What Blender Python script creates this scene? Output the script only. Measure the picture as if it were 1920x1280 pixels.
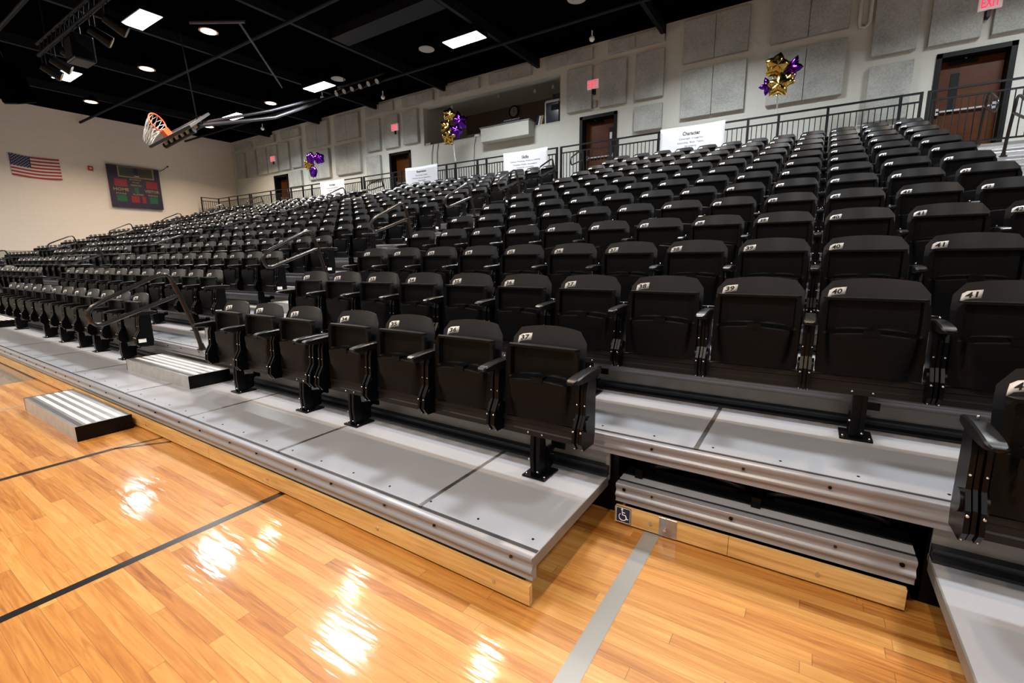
import bpy, bmesh, math, random
from mathutils import Vector, Matrix
random.seed(7)
scene = bpy.context.scene
for o in list(bpy.data.objects): bpy.data.objects.remove(o)
C = scene.collection
PI = math.pi

# ---------------------------------------------------------------- camera, exposure, world
cam_d = bpy.data.cameras.new('camera'); cam = bpy.data.objects.new('camera', cam_d); C.objects.link(cam)
cam_d.sensor_width = 36; cam_d.lens = 862.48*36/1920; cam_d.clip_start = .05; cam_d.clip_end = 200
RV = Vector((0.84078708, 0.54128091, -0.00959456)); UV = Vector((-0.09014887, 0.15746225, 0.98340166)); FV = Vector((-0.53380733, 0.82596647, -0.18118808))
CAM = Vector((0.8323, -1.4195, 1.4053))
cam.matrix_world = Matrix(((RV.x, UV.x, -FV.x, CAM.x), (RV.y, UV.y, -FV.y, CAM.y), (RV.z, UV.z, -FV.z, CAM.z), (0, 0, 0, 1)))
scene.camera = cam
scene.view_settings.view_transform = 'Standard'; scene.view_settings.look = 'None'
scene.view_settings.exposure = 0.0; scene.view_settings.gamma = 1.0; scene.view_settings.use_curve_mapping = False
w = bpy.data.worlds.new('world'); scene.world = w; w.use_nodes = True
w.node_tree.nodes['Background'].inputs[0].default_value = (.9, .93, 1, 1); w.node_tree.nodes['Background'].inputs[1].default_value = 0.0

# ---------------------------------------------------------------- lights of the hall (fixtures are modelled further down)
COOL = [(-18.65, 4.05), (-12.85, 3.95), (-7.15, 3.95), (-1.45, 3.95), (-18.75, 9.0), (-13.25, 8.9), (-7.25, 8.95), (-1.6, 8.95), (4.2, 3.95), (4.2, 8.95)] + \
       [(x, y) for x in (-18.6, -12.9, -7.1, -1.4, 4.3) for y in (-3.6, -8.4)] + [(-23.4, -2.6), (-23.4, -7.0)]  # last two lamps are added out of view to brighten the left wall
WARM = [(-12.4, 5.2), (-16.4, 5.3), (-21.5, 5.4), (-16.4, 9.1), (-21.5, 9.3), (-8.5, 5.2), (-4.2, 5.2), (0.1, 5.2)] + [(x, y) for x in (-21.5, -16.4, -12.4, -8.5, -4.2, 0.1, 4.4) for y in (-3.9,)]
GREY = [(-8.6, 9.0), (-4.1, 9.0), (-12.4, 9.0), (0.3, 9.0)]
ZL = 6.98
E_COOL, E_WARM = 225.0, 150.0
E_COURT = 92.0
def area(loc, sx, sy, energy, col, shape='RECTANGLE', spread=150):
    d = bpy.data.lights.new('lamp_light', 'AREA'); d.shape = shape; d.size = sx; d.size_y = sy; d.energy = energy; d.color = col; d.spread = math.radians(spread)
    o = bpy.data.objects.new('lamp_light', d); C.objects.link(o); o.location = loc
    return o

# ---------------------------------------------------------------- materials
MATS = {}
def mat(name, col=(.5, .5, .5), rough=.5, metal=0, emis=None, estr=0, spec=.5, noise=None, bump=None, coat=0, trans=0):
    if name in MATS: return MATS[name]
    m = bpy.data.materials.new(name); m.use_nodes = True; nt = m.node_tree; b = nt.nodes['Principled BSDF']
    b.inputs['Base Color'].default_value = (*col, 1); b.inputs['Roughness'].default_value = rough; b.inputs['Metallic'].default_value = metal
    b.inputs['Specular IOR Level'].default_value = spec; b.inputs['Coat Weight'].default_value = coat; b.inputs['Transmission Weight'].default_value = trans
    if emis: b.inputs['Emission Color'].default_value = (*emis, 1); b.inputs['Emission Strength'].default_value = estr
    if noise or bump:
        tc = nt.nodes.new('ShaderNodeTexCoord')
    if noise:
        sc, amt = noise
        n = nt.nodes.new('ShaderNodeTexNoise'); n.inputs['Scale'].default_value = sc; n.inputs['Detail'].default_value = 6
        nt.links.new(tc.outputs['Object'], n.inputs['Vector'])
        r = nt.nodes.new('ShaderNodeMapRange'); r.inputs['From Min'].default_value = .3; r.inputs['From Max'].default_value = .7
        r.inputs['To Min'].default_value = 1-amt; r.inputs['To Max'].default_value = 1+amt
        nt.links.new(n.outputs['Fac'], r.inputs['Value'])
        mx = nt.nodes.new('ShaderNodeVectorMath'); mx.operation = 'SCALE'; mx.inputs[0].default_value = col
        nt.links.new(r.outputs[0], mx.inputs['Scale']); nt.links.new(mx.outputs[0], b.inputs['Base Color'])
    if bump:
        sc, st = bump
        n = nt.nodes.new('ShaderNodeTexNoise'); n.inputs['Scale'].default_value = sc; n.inputs['Detail'].default_value = 5
        nt.links.new(tc.outputs['Object'], n.inputs['Vector'])
        bp = nt.nodes.new('ShaderNodeBump'); bp.inputs['Strength'].default_value = st; bp.inputs['Distance'].default_value = .01
        nt.links.new(n.outputs['Fac'], bp.inputs['Height']); nt.links.new(bp.outputs[0], b.inputs['Normal'])
    MATS[name] = m; return m

def nd(nt, t, **k):
    n = nt.nodes.new(t)
    for a, v in k.items(): setattr(n, a, v)
    return n
def mth(nt, op, a, b=None, c=None):
    n = nt.nodes.new('ShaderNodeMath'); n.operation = op
    for i, v in enumerate((a, b, c)):
        if v is None: continue
        if isinstance(v, (int, float)): n.inputs[i].default_value = v
        else: nt.links.new(v, n.inputs[i])
    return n.outputs[0]

def wood_floor():
    m = bpy.data.materials.new('maple_floor'); m.use_nodes = True; nt = m.node_tree; b = nt.nodes['Principled BSDF']; L = nt.links
    tc = nd(nt, 'ShaderNodeTexCoord'); sp = nd(nt, 'ShaderNodeSeparateXYZ'); L.new(tc.outputs['Object'], sp.inputs[0])
    W = .057
    ry = mth(nt, 'DIVIDE', sp.outputs[1], W); row = mth(nt, 'FLOOR', ry); fy = mth(nt, 'FRACT', ry)
    wn = nd(nt, 'ShaderNodeTexWhiteNoise', noise_dimensions='1D'); L.new(row, wn.inputs['W'])
    off = mth(nt, 'MULTIPLY', wn.outputs['Value'], 7.3)
    xs = mth(nt, 'ADD', mth(nt, 'DIVIDE', sp.outputs[0], .95), off); col = mth(nt, 'FLOOR', xs); fx = mth(nt, 'FRACT', xs)
    cv = nd(nt, 'ShaderNodeCombineXYZ'); L.new(row, cv.inputs[0]); L.new(col, cv.inputs[1])
    w2 = nd(nt, 'ShaderNodeTexWhiteNoise', noise_dimensions='2D'); L.new(cv.outputs[0], w2.inputs['Vector'])
    # grain
    mp = nd(nt, 'ShaderNodeCombineXYZ')
    L.new(mth(nt, 'MULTIPLY', sp.outputs[0], 1.6), mp.inputs[0]); L.new(mth(nt, 'MULTIPLY', sp.outputs[1], 26.0), mp.inputs[1]); L.new(mth(nt, 'MULTIPLY', w2.outputs['Value'], 40.0), mp.inputs[2])
    gn = nd(nt, 'ShaderNodeTexNoise'); gn.inputs['Scale'].default_value = 1.6; gn.inputs['Detail'].default_value = 6; gn.inputs['Distortion'].default_value = 1.4
    L.new(mp.outputs[0], gn.inputs['Vector'])
    v = mth(nt, 'ADD', mth(nt, 'MULTIPLY', w2.outputs['Value'], .46), mth(nt, 'MULTIPLY', gn.outputs['Fac'], .95))
    cr = nd(nt, 'ShaderNodeValToRGB'); L.new(mth(nt, 'SUBTRACT', v, .18), cr.inputs[0])
    e = cr.color_ramp.elements; e[0].position = .05; e[0].color = (.20, .060, .009, 1); e[1].position = .98; e[1].color = (.68, .375, .125, 1)
    for pos, c_ in ((.3, (.41, .150, .025, 1)), (.52, (.525, .228, .047, 1)), (.75, (.60, .295, .076, 1))):
        x = e.new(pos); x.color = c_
    # seams
    s1 = mth(nt, 'GREATER_THAN', fy, .028); s2 = mth(nt, 'GREATER_THAN', fx, .0028); s = mth(nt, 'MULTIPLY', s1, s2)
    sf = mth(nt, 'ADD', mth(nt, 'MULTIPLY', s, .42), .58)
    sc = nd(nt, 'ShaderNodeVectorMath', operation='SCALE'); L.new(cr.outputs[0], sc.inputs[0]); L.new(sf, sc.inputs['Scale'])
    L.new(sc.outputs[0], b.inputs['Base Color'])
    b.inputs['Roughness'].default_value = .42; b.inputs['Coat Weight'].default_value = .75; b.inputs['Coat Roughness'].default_value = .085
    # gentle cupping of the boards + ripples in the varnish
    wv = nd(nt, 'ShaderNodeCombineXYZ'); L.new(mth(nt, 'MULTIPLY', sp.outputs[0], 3.0), wv.inputs[0]); L.new(mth(nt, 'MULTIPLY', sp.outputs[1], 18.0), wv.inputs[1])
    rn = nd(nt, 'ShaderNodeTexNoise'); rn.inputs['Scale'].default_value = 1.5; rn.inputs['Detail'].default_value = 2; L.new(wv.outputs[0], rn.inputs['Vector'])
    cup = mth(nt, 'MULTIPLY', mth(nt, 'MULTIPLY', fy, mth(nt, 'SUBTRACT', 1.0, fy)), mth(nt, 'ADD', mth(nt, 'MULTIPLY', w2.outputs['Value'], .5), .1))
    bp = nd(nt, 'ShaderNodeBump'); bp.inputs['Strength'].default_value = .30; bp.inputs['Distance'].default_value = .0035
    L.new(mth(nt, 'ADD', rn.outputs['Fac'], cup), bp.inputs['Height']); L.new(bp.outputs[0], b.inputs['Coat Normal'])
    bp2 = nd(nt, 'ShaderNodeBump'); bp2.inputs['Strength'].default_value = .3; bp2.inputs['Distance'].default_value = .001
    L.new(s, bp2.inputs['Height']); L.new(bp2.outputs[0], b.inputs['Normal'])
    return m

def oak_board():
    m = bpy.data.materials.new('oak_board'); m.use_nodes = True; nt = m.node_tree; b = nt.nodes['Principled BSDF']; L = nt.links
    tc = nd(nt, 'ShaderNodeTexCoord'); mp = nd(nt, 'ShaderNodeMapping'); mp.inputs['Scale'].default_value = (1.5, 20, 26); L.new(tc.outputs['Object'], mp.inputs[0])
    n = nd(nt, 'ShaderNodeTexNoise'); n.inputs['Scale'].default_value = 1.5; n.inputs['Detail'].default_value = 7; n.inputs['Distortion'].default_value = 1.2; L.new(mp.outputs[0], n.inputs['Vector'])
    cr = nd(nt, 'ShaderNodeValToRGB'); L.new(n.outputs['Fac'], cr.inputs[0]); e = cr.color_ramp.elements
    e[0].position = .3; e[0].color = (.52, .28, .08, 1); e[1].position = .68; e[1].color = (.78, .49, .19, 1)
    L.new(cr.outputs[0], b.inputs['Base Color']); b.inputs['Roughness'].default_value = .4
    return m

def masonry(name, col, col2, bw, bh):
    m = bpy.data.materials.new(name); m.use_nodes = True; nt = m.node_tree; b = nt.nodes['Principled BSDF']; L = nt.links
    tc = nd(nt, 'ShaderNodeTexCoord'); sp = nd(nt, 'ShaderNodeSeparateXYZ'); L.new(tc.outputs['Object'], sp.inputs[0])
    cb = nd(nt, 'ShaderNodeCombineXYZ'); L.new(mth(nt, 'ADD', sp.outputs[0], sp.outputs[1]), cb.inputs[0]); L.new(sp.outputs[2], cb.inputs[1])
    br = nd(nt, 'ShaderNodeTexBrick'); L.new(cb.outputs[0], br.inputs['Vector'])
    br.inputs['Color1'].default_value = (*col, 1); br.inputs['Color2'].default_value = (*[c*.985 for c in col], 1); br.inputs['Mortar'].default_value = (*[c*.93 for c in col], 1)
    br.inputs['Scale'].default_value = 1; br.inputs['Mortar Size'].default_value = .006; br.inputs['Brick Width'].default_value = bw; br.inputs['Row Height'].default_value = bh
    if col2:
        g = mth(nt, 'GREATER_THAN', sp.outputs[2], 1.83)
        mx = nd(nt, 'ShaderNodeMixRGB'); L.new(g, mx.inputs[0]); mx.inputs[1].default_value = (*col2, 1); L.new(br.outputs[0], mx.inputs[2]); L.new(mx.outputs[0], b.inputs['Base Color'])
    else: L.new(br.outputs[0], b.inputs['Base Color'])
    b.inputs['Roughness'].default_value = .7
    return m

def speckle(name, col):
    m = bpy.data.materials.new(name); m.use_nodes = True; nt = m.node_tree; b = nt.nodes['Principled BSDF']; L = nt.links
    tc = nd(nt, 'ShaderNodeTexCoord')
    n = nd(nt, 'ShaderNodeTexNoise'); n.inputs['Scale'].default_value = 38; n.inputs['Detail'].default_value = 5; n.inputs['Roughness'].default_value = .8; L.new(tc.outputs['Object'], n.inputs['Vector'])
    n2 = nd(nt, 'ShaderNodeTexNoise'); n2.inputs['Scale'].default_value = 2.2; n2.inputs['Detail'].default_value = 3; L.new(tc.outputs['Object'], n2.inputs['Vector'])
    v = mth(nt, 'ADD', mth(nt, 'MULTIPLY', n.outputs['Fac'], .7), mth(nt, 'MULTIPLY', n2.outputs['Fac'], .3))
    cr = nd(nt, 'ShaderNodeValToRGB'); L.new(v, cr.inputs[0]); e = cr.color_ramp.elements
    e[0].position = .36; e[0].color = (*[c*.62 for c in col], 1); e[1].position = .62; e[1].color = (*[c*1.18 for c in col], 1)
    L.new(cr.outputs[0], b.inputs['Base Color']); b.inputs['Roughness'].default_value = .95
    bp = nd(nt, 'ShaderNodeBump'); bp.inputs['Strength'].default_value = .6; bp.inputs['Distance'].default_value = .01; L.new(n.outputs['Fac'], bp.inputs['Height']); L.new(bp.outputs[0], b.inputs['Normal'])
    return m

M_FLOOR = wood_floor(); M_OAK = oak_board()
M_WALL = masonry('painted_block_wall', (.62, .615, .565), None, .4, .2)
M_WALLL = masonry('cream_block_wall', (.80, .71, .62), (.44, .42, .34), .4, .2)
M_PANEL = speckle('acoustic_panel_fibre', (.46, .465, .44))
M_CEIL = mat('black_ceiling', (.0007, .0008, .0014), .95, spec=.0)
M_BEAM = mat('black_beam', (.0030, .0032, .0045), .6, spec=.2)
M_PLAST = mat('black_seat_plastic', (.0135, .0148, .0195), .34, spec=.55)
M_PANSHADE = mat('shaded_pan_plastic', (.0028, .0028, .0032), .45, spec=.13)  # pan darker than the backrest: shade on upright faces put into the colour
M_ARM = mat('black_arm_plastic', (.006, .0055, .0055), .3, spec=.28)
M_BLK = mat('black_powder_steel', (.0014, .0014, .0020), .32, spec=.18)
M_BEAMST = mat('bronze_grey_beam_steel', (.012, .0105, .0105), .42, metal=.1, spec=.25)
M_DECK = mat('grey_deck_laminate', (.355, .362, .40), .28, noise=(2.5, .035), spec=.5)
M_NOSE = mat('grey_aluminium_nosing', (.265, .262, .29), .33, metal=.15)
M_GALV = mat('galvanised_steel', (.22, .215, .205), .42, metal=.35, noise=(9, .10))
M_SEAM = mat('steel_seam_strip', (.42, .41, .42), .28, metal=.9, noise=(14, .35))
M_DARKCH = mat('dark_channel', (.020, .022, .028), .4, metal=.2)
M_BOLT = mat('bright_bolt', (.75, .75, .75), .2, metal=1)
M_WHITE = mat('white_plate', (.95, .95, .95), .3)
M_INK = mat('black_ink', (.01, .01, .01), .6)
M_STEP = mat('aluminium_step', (.50, .50, .51), .30, metal=.75, noise=(6, .12))
M_STEPF = mat('galvanised_step_front', (.42, .42, .42), .45, metal=.2, noise=(14, .12))
M_GRIPW = mat('white_grip_strip', (.62, .62, .61), .6)
M_GRIPD = mat('dark_step_groove', (.07, .065, .075), .6)
M_RAIL = mat('black_rail_paint', (.004, .0045, .006), .35, spec=.35)
M_HAND = mat('pewter_handrail', (.05, .045, .046), .24, metal=.7)
M_POST = mat('bronze_post', (.016, .011, .008), .35, metal=.3)
M_DOOR = mat('walnut_door', (.085, .022, .003), .4, spec=.2, noise=(5, .25))
M_DOORFR = mat('black_door_frame', (.003, .003, .003), .5, spec=.2)
M_BOOTH = mat('booth_paint', (.52, .52, .47), .6)
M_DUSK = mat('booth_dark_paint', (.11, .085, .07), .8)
M_VINYL = mat('white_banner_vinyl', (.74, .74, .80), .5)
M_GOLD = mat('gold_foil', (.62, .42, .10), .16, metal=1)
M_PURP = mat('purple_foil', (.13, .02, .42), .18, metal=1)
M_RIBB = mat('silver_ribbon', (.8, .8, .82), .3)
M_SBOARD = mat('purple_scoreboard', (.022, .008, .034), .45)
M_SDISP = mat('scoreboard_display', (.045, .048, .022), .3)
M_SRED = mat('unlit_red_digits', (.26, .012, .014), .35)
M_SGRN = mat('unlit_green_digits', (.008, .10, .035), .35)
M_SGOLD = mat('gold_lettering', (.34, .24, .11), .5)
M_RED = mat('flag_red', (.42, .03, .045), .8); M_FW = mat('flag_white', (.72, .66, .60), .8); M_BLUE = mat('flag_blue', (.035, .04, .13), .8)
M_ALARM = mat('red_alarm_box', (.50, .02, .02), .4)
M_ORANGE = mat('orange_rim', (.75, .09, .025), .4)
M_NET = mat('white_net', (.65, .62, .58), .8)
M_GLASS = mat('backboard_acrylic', (.30, .30, .33), .1, trans=.6)
M_BB = mat('backboard_frame', (.03, .027, .035), .4)
M_LAMPC = mat('cool_lamp_diffuser', (1, 1, 1), .5, emis=(.93, 1, .97), estr=9)
M_LAMPW = mat('warm_lamp_glass', (1, 1, 1), .5, emis=(1, .80, .52), estr=4.5)
M_LAMPRIM = mat('warm_lamp_reflector', (.75, .42, .25), .25, metal=.8)
M_LAMPG = mat('unlit_lamp_glass', (.30, .27, .25), .4)
M_EXIT = mat('exit_sign_face', (.9, .9, .88), .5, emis=(1, .5, .48), estr=.2)
M_EXITR = mat('exit_letters', (.9, .05, .1), .5, emis=(1, .03, .10), estr=1.2)
M_ADA = mat('blue_access_plate', (.012, .022, .075), .35)
M_GREYP = mat('grey_court_line', (.30, .30, .29), .3, coat=.6)
M_BLKP = mat('black_court_line', (.010, .009, .010), .3, coat=.7)
M_TILE = mat('grey_vinyl_floor', (.22, .17, .13), .15, coat=.5)
M_SCREEN = mat('dark_screen', (.03, .032, .05), .15)
M_SILV = mat('silver_case', (.55, .56, .6), .4)
M_PAPER = mat('printed_paper', (.6, .6, .66), .7, noise=(30, .3))
M_CARP = mat('concourse_concrete', (.32, .31, .29), .7)

# ---------------------------------------------------------------- mesh helper
class MB:
    def __init__(s): s.v = []; s.f = []; s.m = []; s.sm = []; s.mats = []
    def mi(s, m):
        if m not in s.mats: s.mats.append(m)
        return s.mats.index(m)
    def add(s, vs, fs, m, smooth=False):
        b = len(s.v); k = s.mi(m); s.v += [tuple(v) for v in vs]
        for f in fs: s.f.append(tuple(b+i for i in f)); s.m.append(k); s.sm.append(smooth)
        return s
    def box(s, x0, x1, y0, y1, z0, z1, m):
        vs = [(x, y, z) for z in (z0, z1) for y in (y0, y1) for x in (x0, x1)]
        return s.add(vs, [(0, 2, 3, 1), (4, 5, 7, 6), (0, 1, 5, 4), (2, 6, 7, 3), (0, 4, 6, 2), (1, 3, 7, 5)], m)
    def obox(s, c, ax, ay, az, m):   # oriented box: centre and half-axis vectors
        c = Vector(c); ax, ay, az = Vector(ax), Vector(ay), Vector(az)
        vs = [c+ax*i+ay*j+az*k for k in (-1, 1) for j in (-1, 1) for i in (-1, 1)]
        return s.add(vs, [(0, 2, 3, 1), (4, 5, 7, 6), (0, 1, 5, 4), (2, 6, 7, 3), (0, 4, 6, 2), (1, 3, 7, 5)], m)
    def prism(s, poly, a0, a1, m, axis='x', smooth=False):   # poly in the two other axes, extruded on axis
        n = len(poly)
        def P(a, p): return {'x': (a, p[0], p[1]), 'y': (p[0], a, p[1]), 'z': (p[0], p[1], a)}[axis]
        vs = [P(a0, p) for p in poly]+[P(a1, p) for p in poly]
        s.add(vs, [(i, (i+1) % n, n+(i+1) % n, n+i) for i in range(n)], m, smooth)
        return s.add(vs, [tuple(range(n-1, -1, -1)), tuple(range(n, 2*n))], m)
    def tube(s, pts, r, m, n=8, closed=False, flat=1.0, caps=True):
        pts = [Vector(p) for p in pts]; N = len(pts); rings = []
        up = None
        for i, p in enumerate(pts):
            a = pts[i-1] if (i > 0 or closed) else p; b = pts[(i+1) % N] if (i < N-1 or closed) else p
            t = (b-a).normalized()
            if up is None:
                up = Vector((1, 0, 0)) if abs(t.x) < .9 else Vector((0, 0, 1))
            u = (up - t*up.dot(t)).normalized(); v = t.cross(u); up = u
            rr = r[i] if isinstance(r, (list, tuple)) else r
            rings.append([p+u*(math.cos(2*PI*k/n)*rr*flat)+v*(math.sin(2*PI*k/n)*rr) for k in range(n)])
        vs = [q for g in rings for q in g]; fs = []
        for i in range(N if closed else N-1):
            j = (i+1) % N
            for k in range(n): fs.append((i*n+k, i*n+(k+1) % n, j*n+(k+1) % n, j*n+k))
        s.add(vs, fs, m, True)
        if not closed and caps: s.add(rings[0]+rings[-1], [tuple(range(n-1, -1, -1)), tuple(range(n, 2*n))], m)
        return s
    def cyl(s, p0, p1, r, m, n=16, r2=None):
        return s.tube([p0, p1], [r, r if r2 is None else r2], m, n)
    def sphere(s, c, r, m, nu=12, nv=8, sc=(1, 1, 1)):
        vs = []; fs = []
        for j in range(nv+1):
            th = PI*j/nv
            for i in range(nu): ph = 2*PI*i/nu; vs.append((c[0]+r*sc[0]*math.sin(th)*math.cos(ph), c[1]+r*sc[1]*math.sin(th)*math.sin(ph), c[2]+r*sc[2]*math.cos(th)))
        for j in range(nv):
            for i in range(nu): fs.append((j*nu+i, (j+1)*nu+i, (j+1)*nu+(i+1) % nu, j*nu+(i+1) % nu))
        return s.add(vs, fs, m, True)
    def grid(s, F, us, vs_, m, smooth=True, flip=False):
        nu, nv = len(us), len(vs_); V = [F(u, v) for v in vs_ for u in us]; fs = []
        for j in range(nv-1):
            for i in range(nu-1):
                q = (j*nu+i, j*nu+i+1, (j+1)*nu+i+1, (j+1)*nu+i); fs.append(q[::-1] if flip else q)
        return s.add(V, fs, m, smooth)
    def shell(s, F, B, us, vs_, m):      # closed slab between front F and back B
        nu, nv = len(us), len(vs_); N = nu*nv
        V = [F(u, v) for v in vs_ for u in us]+[B(u, v) for v in vs_ for u in us]; fs = []
        for j in range(nv-1):
            for i in range(nu-1):
                a, b, c, d = j*nu+i, j*nu+i+1, (j+1)*nu+i+1, (j+1)*nu+i
                fs.append((a, b, c, d)); fs.append((N+d, N+c, N+b, N+a))
        for i in range(nu-1):
            fs.append((i, N+i, N+i+1, i+1)); t = (nv-1)*nu+i; fs.append((t, t+1, N+t+1, N+t))
        for j in range(nv-1):
            a = j*nu; b = (j+1)*nu; fs.append((a, b, N+b, N+a)); a += nu-1; b += nu-1; fs.append((a, N+a, N+b, b))
        return s.add(V, fs, m, True)
    def mesh(s, name):
        me = bpy.data.meshes.new(name); me.from_pydata(s.v, [], s.f)
        for m in s.mats: me.materials.append(m)
        me.polygons.foreach_set('material_index', s.m); me.polygons.foreach_set('use_smooth', s.sm)
        me.update()
        return me
    def obj(s, name, parent=None, loc=None, bevel=0, auto=False):
        return link(name, s.mesh(name), parent, loc, bevel)
def link(name, me, parent=None, loc=None, bevel=0):
    o = bpy.data.objects.new(name, me); C.objects.link(o)
    if parent: o.parent = parent
    if loc: o.location = loc
    if bevel:
        b = o.modifiers.new('bevel', 'BEVEL'); b.width = bevel; b.segments = 2; b.limit_method = 'ANGLE'; b.angle_limit = .6
    return o
def sharp(me, ang=40):
    try: me.set_sharp_from_angle(angle=math.radians(ang))
    except Exception: pass
    return me
def thing(name, label, cat, loc=(0, 0, 0), group=None, rz=0):
    o = bpy.data.objects.new(name, None); C.objects.link(o); o.location = loc; o.rotation_euler = (0, 0, rz); o.empty_display_size = .1
    return tag(o, label, cat, group)
def tag(o, label, cat, group=None):
    o['label'] = label; o['category'] = cat
    if group: o['group'] = group
    return o
def struct(o): o['kind'] = 'structure'; return o

_tc = {}
def text_geo(txt, bold=False):
    if (txt, bold) in _tc: return _tc[(txt, bold)]
    cu = bpy.data.curves.new('t', 'FONT'); cu.body = txt; cu.align_x = 'CENTER'; cu.align_y = 'CENTER'; cu.size = 1; cu.resolution_u = 2
    if bold: cu.offset = .025
    o = bpy.data.objects.new('t', cu); C.objects.link(o)
    dg = bpy.context.evaluated_depsgraph_get(); dg.update()
    me = bpy.data.meshes.new_from_object(o.evaluated_get(dg))
    vs = [v.co.copy() for v in me.vertices]; fs = [tuple(p.vertices) for p in me.polygons]
    bpy.data.objects.remove(o); bpy.data.curves.remove(cu); bpy.data.meshes.remove(me)
    xs = [v.x for v in vs] or [0]; ys = [v.y for v in vs] or [0]
    r = ([((v.x-(min(xs)+max(xs))/2), (v.y-(min(ys)+max(ys))/2)) for v in vs], fs, max(xs)-min(xs), max(ys)-min(ys))
    _tc[(txt, bold)] = r; return r
def put_text(mb, txt, width, P, m, height=None, bold=False):
    """P(s,t) maps metres on the surface to a point"""
    vs, fs, w_, h_ = text_geo(txt, bold)
    sx = width/w_ if width else height/h_; sy = sx if height is None else height/h_
    mb.add([P(x*sx, y*sy) for x, y in vs], fs, m)

# ---------------------------------------------------------------- room shell
D, R, H1, NH = .8144, .2385, .2248, .105
XL, XR, YW, ZC, YF = -25.16, 9.5, 12.05, 7.37, -12.0
ZCON = H1+13*R
def dz(k): return H1+(k-1)*R
fl = struct(MB().box(-6.95, XR, YF, YW, -.1, 0, M_FLOOR).obj('floor'))
f2 = struct(MB().box(XL, -6.95, YF, YW, -.1, 0, M_TILE).obj('floor'))
def sstruct(n, mb): return struct(mb.obj(n))
sstruct('wall_left', MB().box(XL-.2, XL, YF, 15, 0, ZC+.4, M_WALLL))
sstruct('wall_right', MB().box(XR, XR+.2, YF, YW, 0, ZC+.4, M_WALLL))
sstruct('wall_front', MB().box(XL, XR, YF-.2, YF, 0, ZC+.4, M_WALLL))
sstruct('ceiling', MB().box(XL, XR, YF, 15.0, ZC+.0, ZC+.2, M_CEIL))
# back wall with openings
DOORS = [(2.6, 3.78, 5.40), (-5.38, -4.22, 5.46), (-13.52, -12.36, 5.42), (-21.54, -20.38, 5.36)]
BO = (-11.65, -6.05, 5.47, 6.78)
def wall_with_holes(holes, x0, x1, y0, y1, z0, z1, m):
    xs = sorted({x0, x1, *[h[0] for h in holes], *[h[1] for h in holes]}); zs = sorted({z0, z1, *[h[2] for h in holes], *[h[3] for h in holes]})
    mb = MB()
    for i in range(len(xs)-1):
        run = None
        for j in range(len(zs)-1):
            cx, cz = (xs[i]+xs[i+1])/2, (zs[j]+zs[j+1])/2
            hole = any(h[0] < cx < h[1] and h[2] < cz < h[3] for h in holes)
            if not hole:
                if run is None: run = [zs[j], zs[j+1]]
                else: run[1] = zs[j+1]
            if hole or j == len(zs)-2:
                if run: mb.box(xs[i], xs[i+1], y0, y1, run[0], run[1], m); run = None
    return mb
sstruct('wall_back', wall_with_holes([(a, b, ZCON, c) for a, b, c in DOORS]+[BO], XL, XR, YW, YW+.22, 0, ZC, M_WALL))
# booth recess
bx0, bx1, bz0, bz1 = BO; by1 = 14.6
sstruct('wall_booth', MB().box(bx0-.1, bx0, YW+.22, by1, bz0-.3, bz1+.4, M_BOOTH).box(bx1, bx1+.1, YW+.22, by1, bz0-.3, bz1+.4, M_BOOTH)
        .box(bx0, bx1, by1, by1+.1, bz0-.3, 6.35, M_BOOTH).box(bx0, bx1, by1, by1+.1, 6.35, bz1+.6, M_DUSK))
sstruct('ceiling_booth', MB().box(bx0, bx1, YW+.22, by1, bz1+.3, bz1+.4, M_BOOTH).prism([(YW+.22, bz1), (YW+.3, bz1), (YW+.3, bz1+.4), (YW+.22, bz1+.4)], bx0, bx1, M_BOOTH))
sstruct('floor_booth', MB().box(bx0, bx1, YW+.22, by1, bz0-.3, bz0-.2, M_BOOTH))
sstruct('trim_1', MB().box(bx0, bx1, YW-.01, YW+.3, bz0-.03, bz0, M_BOOTH))
sstruct('floor_upper', MB().box(XL, XR, 13*D+.05, YW, ZCON-.12, ZCON, M_CARP))
# doors
for i, (a, b, zt) in enumerate(DOORS):
    d = struct(MB().box(a-.0, a+.09, YW-.03, YW+.30, ZCON, zt, M_DOORFR).box(b-.09, b, YW-.03, YW+.30, ZCON, zt, M_DOORFR).box(a, b, YW-.03, YW+.30, zt-.09, zt, M_DOORFR)
               .box(a-.1, b+.1, YW+.5, YW+.6, ZCON, zt, M_DOORFR).obj('door_%d' % (i+1)))
    lf = MB().box(a+.1, b-.1, YW+.26, YW+.31, ZCON+.02, zt-.10, M_DOOR).obj('door_leaf', d)
    gx = a+.30 if i in (0,) else b-.34
    if i in (0, 1, 2):
        g = MB().box(gx, gx+.14, YW+.25, YW+.262, ZCON+.95, zt-.35, M_DOORFR).obj('vision_panel', lf)
        if i == 1: MB().box(gx+.03, gx+.10, YW+.243, YW+.25, zt-.66, zt-.48, M_WHITE).obj('bright_pane', g)  # white plate stands in for the bright light pane of this door
    MB().box(a+.14, b-.14, YW+.19, YW+.215, ZCON+.98, ZCON+1.01, M_STEP).box(a+.13, a+.19, YW+.19, YW+.27, ZCON+.93, ZCON+1.06, M_STEP).box(b-.19, b-.13, YW+.19, YW+.27, ZCON+.93, ZCON+1.06, M_STEP).obj('push_bar', lf)
    MB().box(a+.25, b-.5, YW+.17, YW+.25, zt-.19, zt-.13, M_BLK).box(a+.45, a+.48, YW+.05, YW+.2, zt-.15, zt-.13, M_BLK).obj('door_closer', lf)
    if i == 3:
        MB().box(a+.62, a+.80, YW+.25, YW+.258, ZCON+1.2, ZCON+1.42, M_WHITE).box(a+.66, a+.84, YW+.25, YW+.258, ZCON+.92, ZCON+1.12, M_WHITE).obj('posted_paper', lf)

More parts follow.
